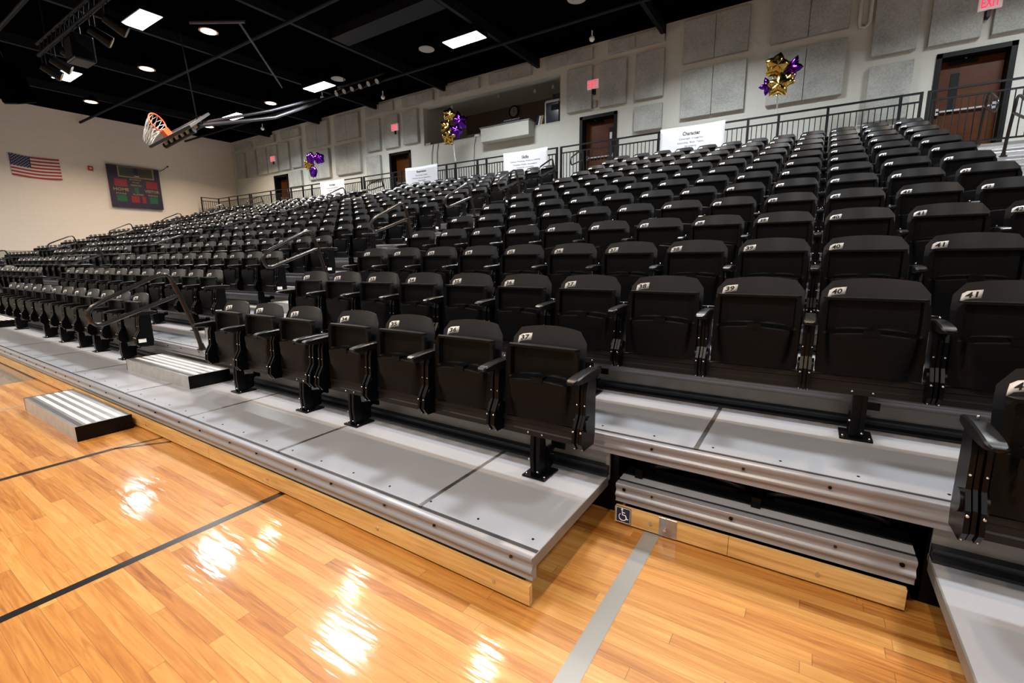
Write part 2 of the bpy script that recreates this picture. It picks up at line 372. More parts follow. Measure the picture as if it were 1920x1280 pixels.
# acoustic panels (bottom-left x,z / top-right x,z)
PAN = [(-2.46, 6.27, -.95, 7.26), (-2.46, 4.94, -.95, 6.09), (-.47, 6.27, 1.04, 7.26), (-.47, 4.92, 1.04, 6.07), (1.49, 5.57, 2.24, 7.2), (1.49, 4.24, 2.24, 5.37),
       (2.42, 5.56, 3.2, 7.2), (3.36, 5.56, 4.1, 7.2), (-6.5, 6.96, -4.98, 7.27), (-4.51, 6.95, -2.95, 7.26), (-5.78, 5.62, -4.98, 6.79), (-4.74, 5.61, -3.96, 6.77), (-3.7, 5.61, -2.94, 6.77), (-3.7, 4.80, -2.94, 5.44),
       (-18.6, 6.23, -17.08, 7.2), (-16.62, 6.25, -15.1, 7.21), (-18.66, 4.89, -17.14, 6.08), (-16.7, 4.91, -15.12, 6.1), (-14.69, 5.61, -13.9, 6.77), (-13.66, 5.6, -12.88, 6.77), (-14.76, 4.5, -13.95, 5.42),
       (-20.55, 6.88, -19.1, 7.2), (-14.64, 6.94, -13.1, 7.26), (-19.87, 5.54, -19.1, 6.72), (-20.82, 5.53, -20.03, 6.72), (-21.78, 5.52, -20.97, 6.71), (-22.68, 5.5, -21.88, 6.71), (-23.68, 5.49, -22.82, 6.71), (-24.68, 5.48, -23.85, 6.70), (-20.2, 4.72, -19.2, 5.4),
       (-22.75, 6.87, -21.1, 7.18), (-24.7, 6.86, -23.1, 7.16), (-12.62, 5.62, -11.87, 6.78), (-12.6, 6.94, -11.08, 7.26), (-10.75, 6.95, -9.02, 7.27), (-8.62, 6.95, -7.02, 7.27),
       (4.6, 4.9, 6.1, 6.07), (4.6, 6.27, 6.1, 7.26)]
def panel_label(i, p):
    x0, z0, x1, z1 = p; wd, ht = x1-x0, z1-z0
    kind = 'long low strip' if ht < .5 else ('square' if wd > 1.3 else ('small square' if ht < 1.15 else 'tall narrow'))
    near = {0: 'above the Character banner, upper of two', 1: 'right above the Character banner', 2: 'above the right balloon bunch, touching the ceiling', 3: 'behind the right balloon bunch', 4: 'left of the rightmost door, hung beside the conduit', 5: 'low on the wall left of the rightmost door',
            6: 'above the rightmost door, left of its exit sign', 7: 'above the rightmost door, right of its exit sign', 8: 'over the right end of booth', 9: 'under the ceiling right of the booth',
            10: 'between booth and second exit sign', 11: 'just right of second exit sign', 12: 'directly over the lone small square', 13: 'right of the second door',
            14: 'upper one above the left balloon bunch', 15: 'upper right of the four left squares', 16: 'behind the left balloon bunch', 17: 'lower right of the four left squares', 18: 'second left of third exit sign', 19: 'left neighbour of third exit sign',
            20: 'low, left of the third door from the right', 21: 'at the ceiling over the leftmost door', 22: 'over the third door from right', 23: 'first left of the four left squares', 24: 'right of the leftmost exit sign', 25: 'left of the leftmost exit sign',
            26: 'third from the left corner', 27: 'second from the left corner', 28: 'nearest the left corner', 29: 'right of the leftmost door', 30: 'second strip from the left corner at the ceiling', 31: 'strip nearest the left corner at the ceiling', 32: 'just left of the booth opening',
            33: 'strip above the left end of the booth', 34: 'middle strip above the booth opening', 35: 'strip above the booth clock', 36: 'low, right of the rightmost door', 37: 'high, right of the rightmost door'}[i]
    return '%s grey speckled acoustic panel %s' % (kind, near)
for i, (x0, z0, x1, z1) in enumerate(PAN):
    if x0 > 4.3: continue
    mb = MB(); xs = [(x0, x1)]
    if x1-x0 > 1.3: xm = (x0+x1)/2; xs = [(x0, xm-.006), (xm+.006, x1)]
    for a, b in xs: mb.box(a, b, YW-.115, YW-.004, z0, z1, M_PANEL)
    tag(mb.obj('acoustic_panel', bevel=.006), panel_label(i, (x0, z0, x1, z1)), 'acoustic panel', 'acoustic panels on the back wall')

# exit signs
for (x, z), lab in zip([(3.26, 6.12), (-4.92, 6.24), (-12.98, 6.28), (-21.25, 6.10)], ['over the rightmost door', 'right of the booth opening', 'left of the booth opening', 'over the leftmost door']):
    t = thing('exit_sign', 'red lit exit sign %s' % lab, 'sign', (x, YW-.16, z), 'exit signs')
    MB().box(-.17, .17, -.03, .03, -.12, .12, M_EXIT).obj('sign_face', t, bevel=.01)
    mb = MB(); put_text(mb, 'EXIT', .27, lambda s_, t_: (s_, -.032, t_), M_EXITR, height=.17, bold=True); mb.obj('lettering', t)
    MB().box(-.03, .03, .0, .16, -.24, -.08, M_BLK).obj('bracket', t)
tag(MB().box(-4.96, -4.84, YW-.05, YW-.001, 5.66, 5.84, M_LAMPG).obj('junction_box'), 'small pale electrical box below the exit sign right of the booth', 'box')
tag(MB().tube([(1.22, YW-.06, 7.3), (1.22, YW-.06, 6.35), (1.25, YW-.06, 6.22), (1.33, YW-.06, 6.20), (1.40, YW-.06, 6.28), (1.42, YW-.06, 7.3)], .035, M_WALL, 10).obj('conduit'), 'painted J-shaped conduit hanging from ceiling beside tall acoustic panel', 'pipe')

# left wall things
xw = XL+.03
nx, ny = 26, 14
def flagP(u, v):   # u 0..1 along y, v 0..1 up
    y = 3.76+u*1.42; z = 4.64+v*.80 + .05*math.sin(PI*u)*(-1) + .03*(1-u)
    return (xw+.02*math.sin(u*9+v*2), y, z)
t = thing('american_flag', 'stars and stripes flag pinned flat on the cream left wall', 'flag')
mb = MB()
for k in range(13):
    v0, v1 = k/13, (k+1)/13; m_ = M_RED if k % 2 == 0 else M_FW
    u0 = .4 if k >= 6 else 0
    us = [u0+(1-u0)*i/12 for i in range(13)]
    mb.grid(flagP, us, [v0, v1], m_); 
mb.obj('stripes', t)
mb = MB(); mb.grid(flagP, [.4*i/6 for i in range(7)], [6/13+7/13*i/4 for i in range(5)], M_BLUE); mb.obj('canton', t)
mb = MB()
for r_ in range(9):
    for c_ in range(6 if r_ % 2 == 0 else 5):
        u = (.033+c_*.066+(0 if r_ % 2 == 0 else .033)); v = 6/13+7/13*(r_+.5)/9; p = flagP(u, v)
        pts = [(p[0]+.004, p[1]+math.sin(2*PI*i/10)*(.022 if i % 2 == 0 else .009), p[2]+math.cos(2*PI*i/10)*(.022 if i % 2 == 0 else .009)) for i in range(10)]
        mb.add(pts, [tuple(range(10))], M_FW)
so = mb.obj('stars', t); so['kind'] = 'stuff'
t = thing('alarm_box', 'small red fire alarm box between flag and scoreboard', 'alarm', (XL, 6.13, 5.24)); MB().box(0, .06, -.08, .08, -.09, .09, M_ALARM).obj('housing', t, bevel=.01); MB().box(.06, .065, -.04, .04, -.03, .03, M_FW).obj('lens', t)
# scoreboard
sy0, sy1, sz0, sz1 = 6.66, 8.56, 3.73, 5.50; SX = XL+.14
t = thing('scoreboard', 'dark purple basketball scoreboard with unlit red and green digits on left wall', 'scoreboard')
MB().box(XL+.01, SX, sy0, sy1, sz0, sz1, M_SBOARD).obj('cabinet', t, bevel=.01)
def sb(u0, u1, v0, v1, m, nm, d=.006): return MB().box(SX, SX+d, sy0+(sy1-sy0)*u0, sy0+(sy1-sy0)*u1, sz0+(sz1-sz0)*v0, sz0+(sz1-sz0)*v1, m).obj(nm, t)
sb(.18, .88, .73, .985, M_SGOLD, 'display_border', .004); dsp = sb(.205, .855, .755, .975, M_SDISP, 'display')
sb(.48, .57, .76, .97, M_SBOARD, 'crest', .009)
for u0, u1, v0, v1, m_ in [(.09, .33, .5, .68, M_SRED), (.70, .93, .5, .68, M_SRED), (.46, .54, .36, .5, M_SGRN), (.10, .29, .14, .29, M_SGRN), (.37, .53, .13, .29, M_SRED), (.58, .66, .13, .29, M_SRED), (.73, .90, .13, .29, M_SGRN)]:
    o_ = sb(u0, u1, v0, v1, m_, 'digit_panel')
def sbt(txt, u, v, wd, ht, m_=M_SGOLD):
    mb = MB(); yc = sy0+(sy1-sy0)*u; zc = sz0+(sz1-sz0)*v
    put_text(mb, txt, wd, lambda s_, t_: (SX+.012, yc+s_, zc+t_), m_, height=ht, bold=True); mb.obj('lettering', t)
sbt('HOME', .20, .43, .55, .13); sbt('VISITOR', .80, .43, .55, .13); sbt('FOULS', .19, .33, .36, .07); sbt('PLAYER', .52, .33, .40, .07); sbt('FOULS', .81, .33, .36, .07)
sbt('BONUS', .5, .69, .42, .07); sbt('POSS', .5, .62, .25, .06); sbt('PERIOD', .5, .55, .40, .07); sbt('TIME', .53, .775, .2, .05, M_FW)
tag(MB().tube([(XL+.05, 8.62, 5.45), (XL+.05, 8.8, 5.56), (XL+.05, 8.98, 5.72)], .012, M_BEAM, 6).sphere((XL+.06, 8.99, 5.73), .035, M_BEAM).obj('cable_hook'), 'thin cable with hook at the scoreboard top right corner', 'cable')

# booth things
t = thing('clock', 'round black-rimmed wall clock inside the press booth', 'clock', (-9.3, by1-.03, 6.86))
MB().cyl((0, -.03, 0), (0, .02, 0), .19, M_LAMPG, 24).obj('dial', t); MB().tube([(.2*math.cos(a*PI/12), -.03, .2*math.sin(a*PI/12)) for a in range(24)], .03, M_BLK, 8, closed=True).obj('rim', t)
MB().box(-.008, .008, -.04, -.034, 0, .13, M_INK).box(0, .09, -.04, -.034, -.008, .008, M_INK).obj('hands', t)
t = thing('press_desk', 'pale boxed-out press desk projecting from the booth opening', 'desk')
MB().box(-8.80, -6.95, YW-.36, YW-.004, 5.15, 5.57, M_BOOTH).obj('desk_box', t, bevel=.008); MB().box(-8.84, -6.92, YW-.38, YW-.002, 5.57, 5.60, M_GALV).obj('desk_top', t)
t = thing('mixing_console', 'dark mixing console on top of the press desk', 'console', (-7.6, YW-.2, 5.60))
MB().prism([(-.16, 0), (.16, 0), (.16, .17), (-.16, .05)], -.36, .3, M_SCREEN).obj('housing', t)
mb = MB()
for i in range(10):
    mb.box(-.3+i*.06, -.28+i*.06, -.1, -.07, .08, .10, M_SILV)
mb.obj('knobs', t)
t = thing('equipment_rack', 'silver and dark video monitor cart at the booth right end', 'monitor', (-6.33, YW+.17, bz0))
MB().box(-.24, .22, -.12, .14, 0, .62, M_SCREEN).obj('monitor_body', t, bevel=.02); MB().box(-.27, -.23, -.13, .15, 0, .64, M_SILV).box(-.24, .22, -.13, .1, .6, .66, M_SILV).obj('frame', t); MB().box(-.05, .2, -.13, -.12, .36, .52, M_BEAM).obj('slot', t)
tag(MB().box(-6.35, -6.1, YW+.1, YW+.3, 6.12, 6.3, M_SCREEN).obj('black_box'), 'black box stacked on the monitor cart in booth', 'box')
for i, (a, c_, lb) in enumerate([(-6.78, M_PAPER, 'pale leaning binder left of the monitor cart'), (-6.70, M_SGOLD, 'brown binder touching the monitor cart'), (-6.86, M_SCREEN, 'dark binder, leftmost of the leaning three')]):
    tag(MB().obox((a, YW+.12, bz0+.14), (.03, 0, -.008), (0, .09, 0), (.03, 0, .13), c_).obj('binder'), lb+' on the booth ledge', 'binder')
for i, x in enumerate((-9.3, -9.0, -8.95+.12)):
    pass
tag(MB().box(-9.35, -9.15, YW+.02, YW+.16, bz0, bz0+.07, M_WHITE).obj('small_case'), 'small white case on booth ledge left of the press desk', 'case')
tag(MB().box(-11.6, -11.35, YW+.0, YW+.16, bz0, bz0+.08, M_SGOLD).obj('yellow_case'), 'small yellow case at the left end of booth ledge', 'case')
for i, (x, y) in enumerate([(-11.0, 12.9), (-8.9, 12.9), (-7.6, 13.2), (-6.9, 13.2)]):
    t = thing('ceiling_spot', 'little white spot lamp hanging from the booth ceiling', 'lamp', (x, y, bz1+.3), 'spot lamps under the booth ceiling')
    MB().cyl((0, 0, 0), (0, 0, -.12), .012, M_SILV, 8).obj('stem', t); MB().cyl((0, 0, -.12), (0, 0, -.22), .035, M_WHITE, 12, .05).obj('head', t)
for i, (x, zb, lb) in enumerate([(-11.3, 4.3, 'left of the Experience banner top'), (-11.05, 4.3, 'loosely behind the gold balloons'), (-9.35, 4.0, 'dropping from the small white case')]):
    tag(MB().tube([(x+.1, YW-.01, bz0), (x+.03, YW-.03, bz0-.3), (x, YW-.02, bz0-.7), (x+.02, YW-.02, zb-.3)], .010, M_BEAM, 6).obj('hanging_cable'), 'thin black cable on back wall %s' % lb, 'cable')

# ---------------------------------------------------------------- ceiling steel, lamps
mb_l = []
for i, x in enumerate((-21.4, -17.6, -14.0, -10.5, -6.8, -3.0, .8, 4.6)):
    tag(MB().box(x-.05, x+.05, YF+.01, YW-.01, 7.10, 7.36, M_BEAM).obj('roof_beam'), ['roof joist nearest the left wall', 'second roof joist from left wall', 'third roof joist from left wall', 'fourth roof joist from left wall', 'fifth roof joist from left wall, left of the big lamp', 'sixth roof joist from the left wall', 'roof joist above the right balloons', 'rightmost roof joist'][i]+', black steel', 'beam', 'black roof joists')
for i, y in enumerate((2.3, 6.05, 9.9)):
    tag(MB().tube([(XL+.01, y, 7.03), (XR-.01, y, 7.03)], .045, M_BEAM, 8).obj('roof_pipe'), 'long black %s pipe under the roof joists' % ['nearest', 'middle', 'farthest'][i], 'pipe', 'black pipes along the ceiling')
tag(MB().box(-10.4, -6.9, 7.3, 7.85, 7.12, 7.36, M_BEAM).obj('air_duct'), 'flat black air duct between two roof joists', 'duct')
cool_names = {0: 'leftmost in the near row', 1: 'partly behind the stage lights', 2: 'near row', 3: 'near row', 4: 'leftmost in the far row, above the hoop arm', 5: 'middle of the far row beside small stage lights', 6: 'rightmost visible, far row'}
for i, (x, y) in enumerate(COOL):
    area((x, y, ZL-.075), 1.12, .44, E_COOL if y > 0 else (230 if x < -22 else E_COURT), (.92, .975, 1.0))
    if i in (0, 1, 2, 3, 4, 5, 6, 7, 8, 9) or y < 0:
        t = thing('high_bay_lamp', 'bright cool white rectangular high bay lamp, '+cool_names.get(i, 'unseen, out over the court'), 'lamp', (x, y, ZL), 'cool high bay lamps')
        MB().box(-.58, .58, -.24, .24, -.06, .06, M_BLK).obj('housing', t, bevel=.01); MB().box(-.55, .55, -.21, .21, -.07, -.061, M_LAMPC).obj('diffuser', t)
        MB().cyl((-.4, 0, .06), (-.4, 0, ZC-ZL), .008, M_BLK, 6).cyl((.4, 0, .06), (.4, 0, ZC-ZL), .008, M_BLK, 6).obj('hanger', t)
warm_names = {0: 'nearest to the high bay lamp by the stage lights', 1: 'second from the left, near row', 2: 'farthest left, over the scoreboard side', 3: 'far row, right of the hoop arm', 4: 'far row near the wall corner, beside the backboard', 5: 'out of the far row', 6: 'near row right', 7: 'near row, farthest right'}
def round_lamp(x, y, lit, label):
    t = thing('round_downlight', label, 'lamp', (x, y, ZL+.05), 'round downlights')
    MB().cyl((0, 0, 0), (0, 0, .30), .21, M_BLK, 20, .12).obj('housing', t)
    MB().cyl((0, 0, -.012), (0, 0, 0), .215, M_LAMPRIM if lit else M_LAMPG, 24).obj('rim', t)
    MB().cyl((0, 0, -.018), (0, 0, -.012), .17, M_LAMPW if lit else M_LAMPG, 24).obj('lens', t)
for i, (x, y) in enumerate(WARM):
    area((x, y, ZL+.02), .34, .34, E_WARM, (1.0, .75, .50), 'DISK', 130)
    round_lamp(x, y, True, 'warm glowing round downlight, '+warm_names.get(i, 'unseen, out over the court'))
for i, (x, y) in enumerate(GREY):
    round_lamp(x, y, False, 'unlit grey round downlight '+['left of the rightmost bright lamp', 'at the top edge of the photo centre', 'beside the small stage lights', 'out at the right'][i])
for i, (x, y, lb) in enumerate([(-14.75, 10.1, 'at the end of the hoop support arm'), (-12.89, 11.3, 'above the left end of booth'), (-4.72, 11.3, 'above the booth right end'), (-20.5, 11.1, 'over the leftmost door')]):
    tag(MB().cyl((x, y, ZC), (x, y, 7.2), .02, M_WHITE, 8).sphere((x, y, 7.17), .075, M_WHITE).obj('ceiling_sensor'), 'small white round sensor on the black ceiling '+lb, 'sensor', 'white ceiling sensors')

# stage light truss, speaker
t = thing('lighting_truss', 'black lighting bar with cables at the top left', 'truss')
MB().tube([(-15.2, 2.62, 6.25), (-8.0, 2.62, 6.25)], .04, M_BEAM, 8).tube([(-15.2, 2.62, 6.5), (-8.0, 2.62, 6.5)], .03, M_BEAM, 8).obj('bar', t)
mb = MB()
for i in range(24):
    x = -15.1+i*.3; mb.tube([(x, 2.62, 6.25), (x+.15, 2.62, 6.5), (x+.3, 2.62, 6.25)], .01, M_BEAM, 5)
mb.obj('lacing', t)
[MB().cyl((x, 2.62, 6.5), (x, 2.62, ZC), .015, M_BEAM, 6).obj('hanger', t) for x in (-14.5, -12, -9.5)]
for i, (x, dy, lb) in enumerate([(-14.9, .0, 'first'), (-14.2, .0, 'second'), (-13.4, .0, 'third'), (-12.6, .0, 'fourth, large flat-fronted'), (-11.7, .0, 'fifth'), (-10.9, .0, 'sixth')]):
    t = thing('stage_light', 'black stage light, %s from the left under the lighting bar' % lb, 'stage light', (x, 2.62+dy, 6.25), 'stage lights on the bar')
    big = i == 3; s_ = 1.6 if big else 1.0
    if big: MB().box(-.28, .28, -.16, .2, -.72, -.22, M_BLK).obj('body', t, bevel=.03); MB().box(-.2, .2, -.175, -.16, -.66, -.3, M_BEAM).obj('lens', t)
    else:
        MB().cyl((0, -.05, -.3), (.1, .25, -.48), .09, M_BLK, 14, .12).obj('body', t); MB().cyl((.1, .25, -.48), (.103, .26, -.485), .10, M_LAMPG if i % 2 else M_SGOLD, 14).obj('lens', t)
    MB().tube([(-.13*s_, 0, -.28), (-.13*s_, 0, -.08), (0, 0, 0), (.13*s_, 0, -.08), (.13*s_, 0, -.28)], .012, M_BEAM, 6).obj('yoke', t)
t = thing('loudspeaker', 'big black loudspeaker box hung at the far left ceiling', 'speaker', (-17.6, 2.55, 6.15)); t.rotation_euler = (.35, .1, .3)
MB().box(-.27, .27, -.25, .25, -.52, .42, M_CEIL).obj('cabinet', t, bevel=.02); MB().box(-.25, .25, -.23, .23, -.55, -.52, M_BEAM).obj('bottom_panel', t)
MB().cyl((-.2, 0, .42), (-.2, 0, 1.15), .01, M_BEAM, 6).cyl((.2, 0, .42), (.2, 0, 1.15), .01, M_BEAM, 6).obj('hanger', t)
t = thing('lighting_bar', 'short black bar of small stage lights right of the far middle lamp', 'truss')
MB().tube([(-12.3, 8.9, 6.72), (-10.2, 8.9, 6.72)], .03, M_BEAM, 8).cyl((-12, 8.9, 6.72), (-12, 8.9, ZC), .012, M_BEAM, 6).cyl((-10.4, 8.9, 6.72), (-10.4, 8.9, ZC), .012, M_BEAM, 6).obj('bar', t)
for i in range(6):
    t = thing('stage_light', 'small black stage light, %s from left on the short bar' % ['first', 'second', 'third', 'fourth', 'fifth', 'sixth'][i], 'stage light', (-12.15+i*.37, 8.9, 6.70), 'stage lights on the short bar')
    MB().cyl((0, .05, -.08), (0, -.2, -.24), .06, M_BLK, 12, .085).obj('body', t); MB().cyl((0, -.2, -.24), (0, -.205, -.243), .07, M_LAMPG, 12).obj('lens', t)
    MB().tube([(-.08, 0, -.15), (-.08, 0, -.03), (.08, 0, -.03), (.08, 0, -.15)], .008, M_BEAM, 6).obj('yoke', t)

# folded basketball hoop
E1, E2 = Vector((-11.45, 3.32, 3.91)), Vector((-10.21, 3.86, 4.38))
e = (E2-E1); e.normalize(); Lh = 1.33; Vw = ((E1+E2)/2-CAM).normalized(); wv_ = (Vw-e*Vw.dot(e)).normalized()
n_ = e.cross(wv_).normalized()
if n_.z < 0: n_ = -n_
ca, sa = math.cos(.05), math.sin(.05); w2_ = (wv_*ca+n_*sa); n2_ = (n_*ca-wv_*sa); wv_, n_ = w2_.normalized(), n2_.normalized()
Cb = CAM+((E1+E2)/2-CAM)*1.27
t = thing('basketball_hoop', 'folded-up basketball backboard with orange rim hanging from the ceiling', 'basketball hoop')
MB().obox(Cb, e*(Lh/2), wv_*.53, n_*.02, M_GLASS).obj('backboard', t)
mb = MB()
for sg in (-1, 1): mb.obox(Cb+e*(Lh/2*sg), e*.03, wv_*.56, n_*.03, M_BB); mb.obox(Cb+wv_*(.53*sg), e*(Lh/2), wv_*.03, n_*.035, M_BB)
mb.obj('backboard_frame', t)
mb = MB(); mb.tube([Cb-e*(Lh*.42)-n_*.15-wv_*.2, Cb+e*(Lh*.36)-n_*.13-wv_*.2], .075, M_BLK, 10); mb.tube([Cb-e*(Lh*.42)-n_*.13+wv_*.3, Cb+e*(Lh*.36)-n_*.13+wv_*.3], .075, M_BLK, 10)
for i in range(5): mb.obox(Cb+e*(Lh*(-.3+.14*i))-n_*.1, e*.02, wv_*.35, n_*.04, M_SGOLD)
mb.obj('rear_brace', t)
P0 = Cb-e*(Lh*.24)-wv_*.1
MB().obox(P0+n_*.09, e*.06, wv_*.12, n_*.09, M_ORANGE).obj('rim_bracket', t)
RC = P0+n_*.37; rr = .235
rim = MB().tube([RC+n_*(rr*math.cos(a*PI/16))+wv_*(rr*math.sin(a*PI/16)) for a in range(32)], .018, M_ORANGE, 8, closed=True).obj('rim', t)
mb = MB(); NS = 12
def nring(k, a):
    rad = rr*(1-.17*k); return RC-e*(.14*k)+n_*(rad*math.cos(a))+wv_*(rad*math.sin(a))+Vector((0, 0, -.035*k*k))
for k in range(3):
    for j in range(NS):
        a0 = 2*PI*(j+.5*k)/NS
        for dd in (-.5, .5): mb.tube([nring(k, a0), nring(k+1, a0+2*PI*dd/NS)], .008, M_NET, 4, caps=False)
mb.obj('net', t)
A0 = Cb+e*(Lh*.4)-n_*.1
T1, T2 = Vector((-14.6, 9.9, 7.0)), Vector((-12.28, 7.5, 6.0))
mb = MB().tube([A0, A0.lerp(T1, .55)+Vector((0, 0, -.22)), A0.lerp(T1, .8)+Vector((0, 0, -.12)), T1], .05, M_BB, 8).tube([A0+wv_*.25, A0.lerp(T1, .5)+Vector((0, .1, .05)), T1+Vector((.1, -.2, 0))], .04, M_BB, 8).obj('support_arm', t)
MB().tube([A0, (A0.x+.3, A0.y-.3, 7.1)], .015, M_BLK, 8).tube([(-12.0, 4.6, 6.9), (-10.9, 5.3, 6.9)], .04, M_BB, 8).tube([(-11.0, 5.2, 6.9), (-14.2, 8.2, 6.9)], .03, M_BB, 8).obj('ceiling_frame', t)

# ---------------------------------------------------------------- bleacher platforms
ORD = ['front', 'second', 'third', 'fourth', 'fifth', 'sixth', 'seventh', 'eighth', 'ninth', 'tenth', 'eleventh', 'twelfth', 'thirteenth']
def nose_poly(y, z):   # front profile, y = front plane, z = top
    h = NH
    return [(y+.035, z), (y+.002, z), (y-.003, z-.003), (y-.005, z-.010), (y-.003, z-.020), (y+.004, z-.032), (y+.006, z-.042), (y+.002, z-.050), (y-.007, z-.056), (y-.010, z-.064), (y-.005, z-.072), (y+.003, z-.078), (y+.004, z-h+.008), (y+.001, z-h+.002), (y+.004, z-h), (y+.035, z-h)]
def nosing(x0, x1, y, z, par, screws=True):
    o = MB().prism(nose_poly(y, z), x0, x1, M_NOSE, smooth=True).obj('nosing', par); sharp(o.data, 55)
    MB().box(x0, x1, y+.035, y+.062, z-.03, z-.003, M_DARKCH).obj('nosing_groove', par)
    if screws:
        mb = MB(); x = x1-.10; k = 0
        while x > max(x0, -9):
            mb.cyl((x, y+.004, z-.088+.06), (x, y-.006, z-.088+.06), .007, M_BLK if k % 2 else M_POST, 8); x -= .33 if k % 2 else .42; k += 1
        if mb.v: mb.obj('screws', par)
    return o
def deck(x0, x1, y0, y1, z, par):
    return MB().box(x0, x1, y0, y1, z-.028, z, M_DECK).obj('deck_panel', par)
def seam(x, y0, y1, z, par): MB().box(x-.011, x+.011, y0, y1, z, z+.002, M_SEAM).obj('seam_strip', par)
def rivets(x0, x1, y0, z, par):
    mb = MB(); x = x1-.06
    while x > max(x0, -6): mb.cyl((x, y0, z-.001), (x, y0, z+.002), .006, M_BLK, 6); x -= .29
    if mb.v: mb.obj('deck_screws', par)
def riser(x0, x1, k, par, full=True):      # upright galvanised back of row k, under the nose of row k+1
    y = k*D+.03; z0 = dz(k); z1 = dz(k+1)-NH
    MB().box(x0, x1, y, y+.012, z0-.03, z1, M_GALV).obj('riser_panel', par)
    if full:
        MB().prism([(y, z0+.004), (y-.05, z0+.004), (y-.05, z0+.014), (y-.018, z0+.022), (y-.018, z0+.034), (y-.034, z0+.040), (y-.034, z0+.052), (y, z0+.058)], x0, x1, M_DARKCH).obj('base_channel', par)

# row 1: left unit, pushed-in unit, right unit
P1 = thing('bleacher_platform', 'grey front row deck with oak kickboard, left of the wheelchair gap', 'bleacher', (0, 0, 0), 'telescopic seating decks')
deck(XL, 0, .058, D+.028, H1, P1); nosing(XL, 0.0, 0, H1, P1); rivets(XL, 0, .11, H1, P1); riser(XL, 0.0, 1, P1)
for x in (-.66, -1.87, -3.08, -4.30, -5.75, -7.2, -8.6): seam(x, .05, D, H1, P1)
MB().box(0.0, .004, .0, D, H1-.05, H1+.001, M_GALV).obj('end_trim', P1)
MB().box(-.02, 0.002, D+.02, D+.035, H1-.02, dz(2)-NH+.02, M_GALV).obj('riser_end', P1)
xs = [XL+.01, -11.0, -8.1, -5.4, -2.65, -.005]
for i in range(len(xs)-1): MB().box(xs[i]+.002, xs[i+1]-.002, -.012, .012, .014, H1-NH-.020, M_OAK).obj('kickboard', P1)
mb = MB()
for x in (-.18, -.9, -1.9, -2.9, -3.7, -6.2, -7.6): mb.cyl((x, -.012, .06), (x, -.019, .06), .007, M_BOLT, 10)
mb.obj('bolts', P1)
MB().box(XL+.1, -.05, .012, .03, .01, H1-.03, M_BLK).obj('kickboard_backing', P1)
mb = MB(); [mb.box(x-.03, x+.03, .08, D-.04, .10, H1-.03, M_BLK).cyl((x, .25, .05), (x+.03, .25, .05), .05, M_BLK, 12) for x in (-.45, -3, -6)]; mb.obj('understructure', P1)

P1b = thing('bleacher_platform', 'pushed-in front deck section with oak board and wheelchair symbol', 'bleacher', (0, 0, 0), 'telescopic seating decks')
ax0, ax1, ay = .062, 1.282, .775
deck(ax0, ax1, ay+.058, ay+.12, H1, P1b); MB().box(ax0, ax1, ay+.12, ay+.75, H1-.028, H1, M_DARKCH).obj('shaded_deck', P1b); nosing(ax0, ax1, ay, H1, P1b, False)  # rear deck strip coloured dark for the shade under the stowed seats
mb = MB(); [mb.cyl((x, ay+.004, H1-.028), (x, ay-.006, H1-.028), r_, m_, 10) for x, r_, m_ in ((ax0+.045, .009, M_BLK), (ax0+.19, .006, M_POST), (.62, .009, M_BLK), (1.02, .006, M_POST), (ax1-.045, .009, M_BLK))]; mb.obj('screws', P1b)
MB().box(ax0+.005, ax0+.555, ay-.016, ay+.012, .012, H1-NH-.020, M_OAK).obj('kickboard', P1b); MB().box(ax0+.557, ax1-.02, ay-.016, ay+.012, .012, H1-NH-.020, M_OAK).obj('kickboard', P1b)
MB().box(ax0+.02, ax1-.02, ay+.02, ay+.7, .0, .05, M_BLK).obj('understructure', P1b)
mb = MB(); [mb.cyl((x, ay-.016, .06), (x, ay-.024, .06), .008, M_BOLT, 12) for x in (.255, .97)]; mb.obj('bolts', P1b)
hp = MB().box(.30, .385, ay-.020, ay-.016, .012, H1-NH-.012, M_SEAM).obj('latch_plate', P1b); MB().cyl((.33, ay-.020, .052), (.33, ay-.032, .052), .008, M_BOLT, 12).obj('bolt', hp); MB().tube([(.30, ay-.02, H1-NH-.010), (.385, ay-.02, H1-NH-.010)], .005, M_BOLT, 8).obj('hinge', hp)
# access plate
sgn = MB().box(ax0+.012, ax0+.092, ay-.021, ay-.016, .018, .105, M_ADA).obj('access_plate', P1b)
mb = MB(); cx_, cz_ = ax0+.050, .052; Y_ = ay-.0225
mb.tube([(cx_+.020*math.cos(a), Y_, cz_+.020*math.sin(a)) for a in [PI*.72+i*(2*PI*.78-0)/18 for i in range(15)]], .0025, M_WHITE, 6)
mb.sphere((cx_-.004, Y_, .094), .0055, M_WHITE, 10, 6); mb.tube([(cx_-.004, Y_, .087), (cx_-.002, Y_, .064), (cx_+.014, Y_, .064), (cx_+.022, Y_, .042), (cx_+.030, Y_, .045)], .003, M_WHITE, 6); mb.tube([(cx_-.003, Y_, .077), (cx_+.012, Y_, .077)], .0022, M_WHITE, 6)
for a, b in (((ax0+.015, .021), (ax0+.089, .021)), ((ax0+.089, .021), (ax0+.089, .102)), ((ax0+.089, .102), (ax0+.015, .102)), ((ax0+.015, .102), (ax0+.015, .021))): mb.tube([(a[0], Y_+.001, a[1]), (b[0], Y_+.001, b[1])], .0012, M_WHITE, 4)
mb.obj('wheelchair_symbol', sgn)

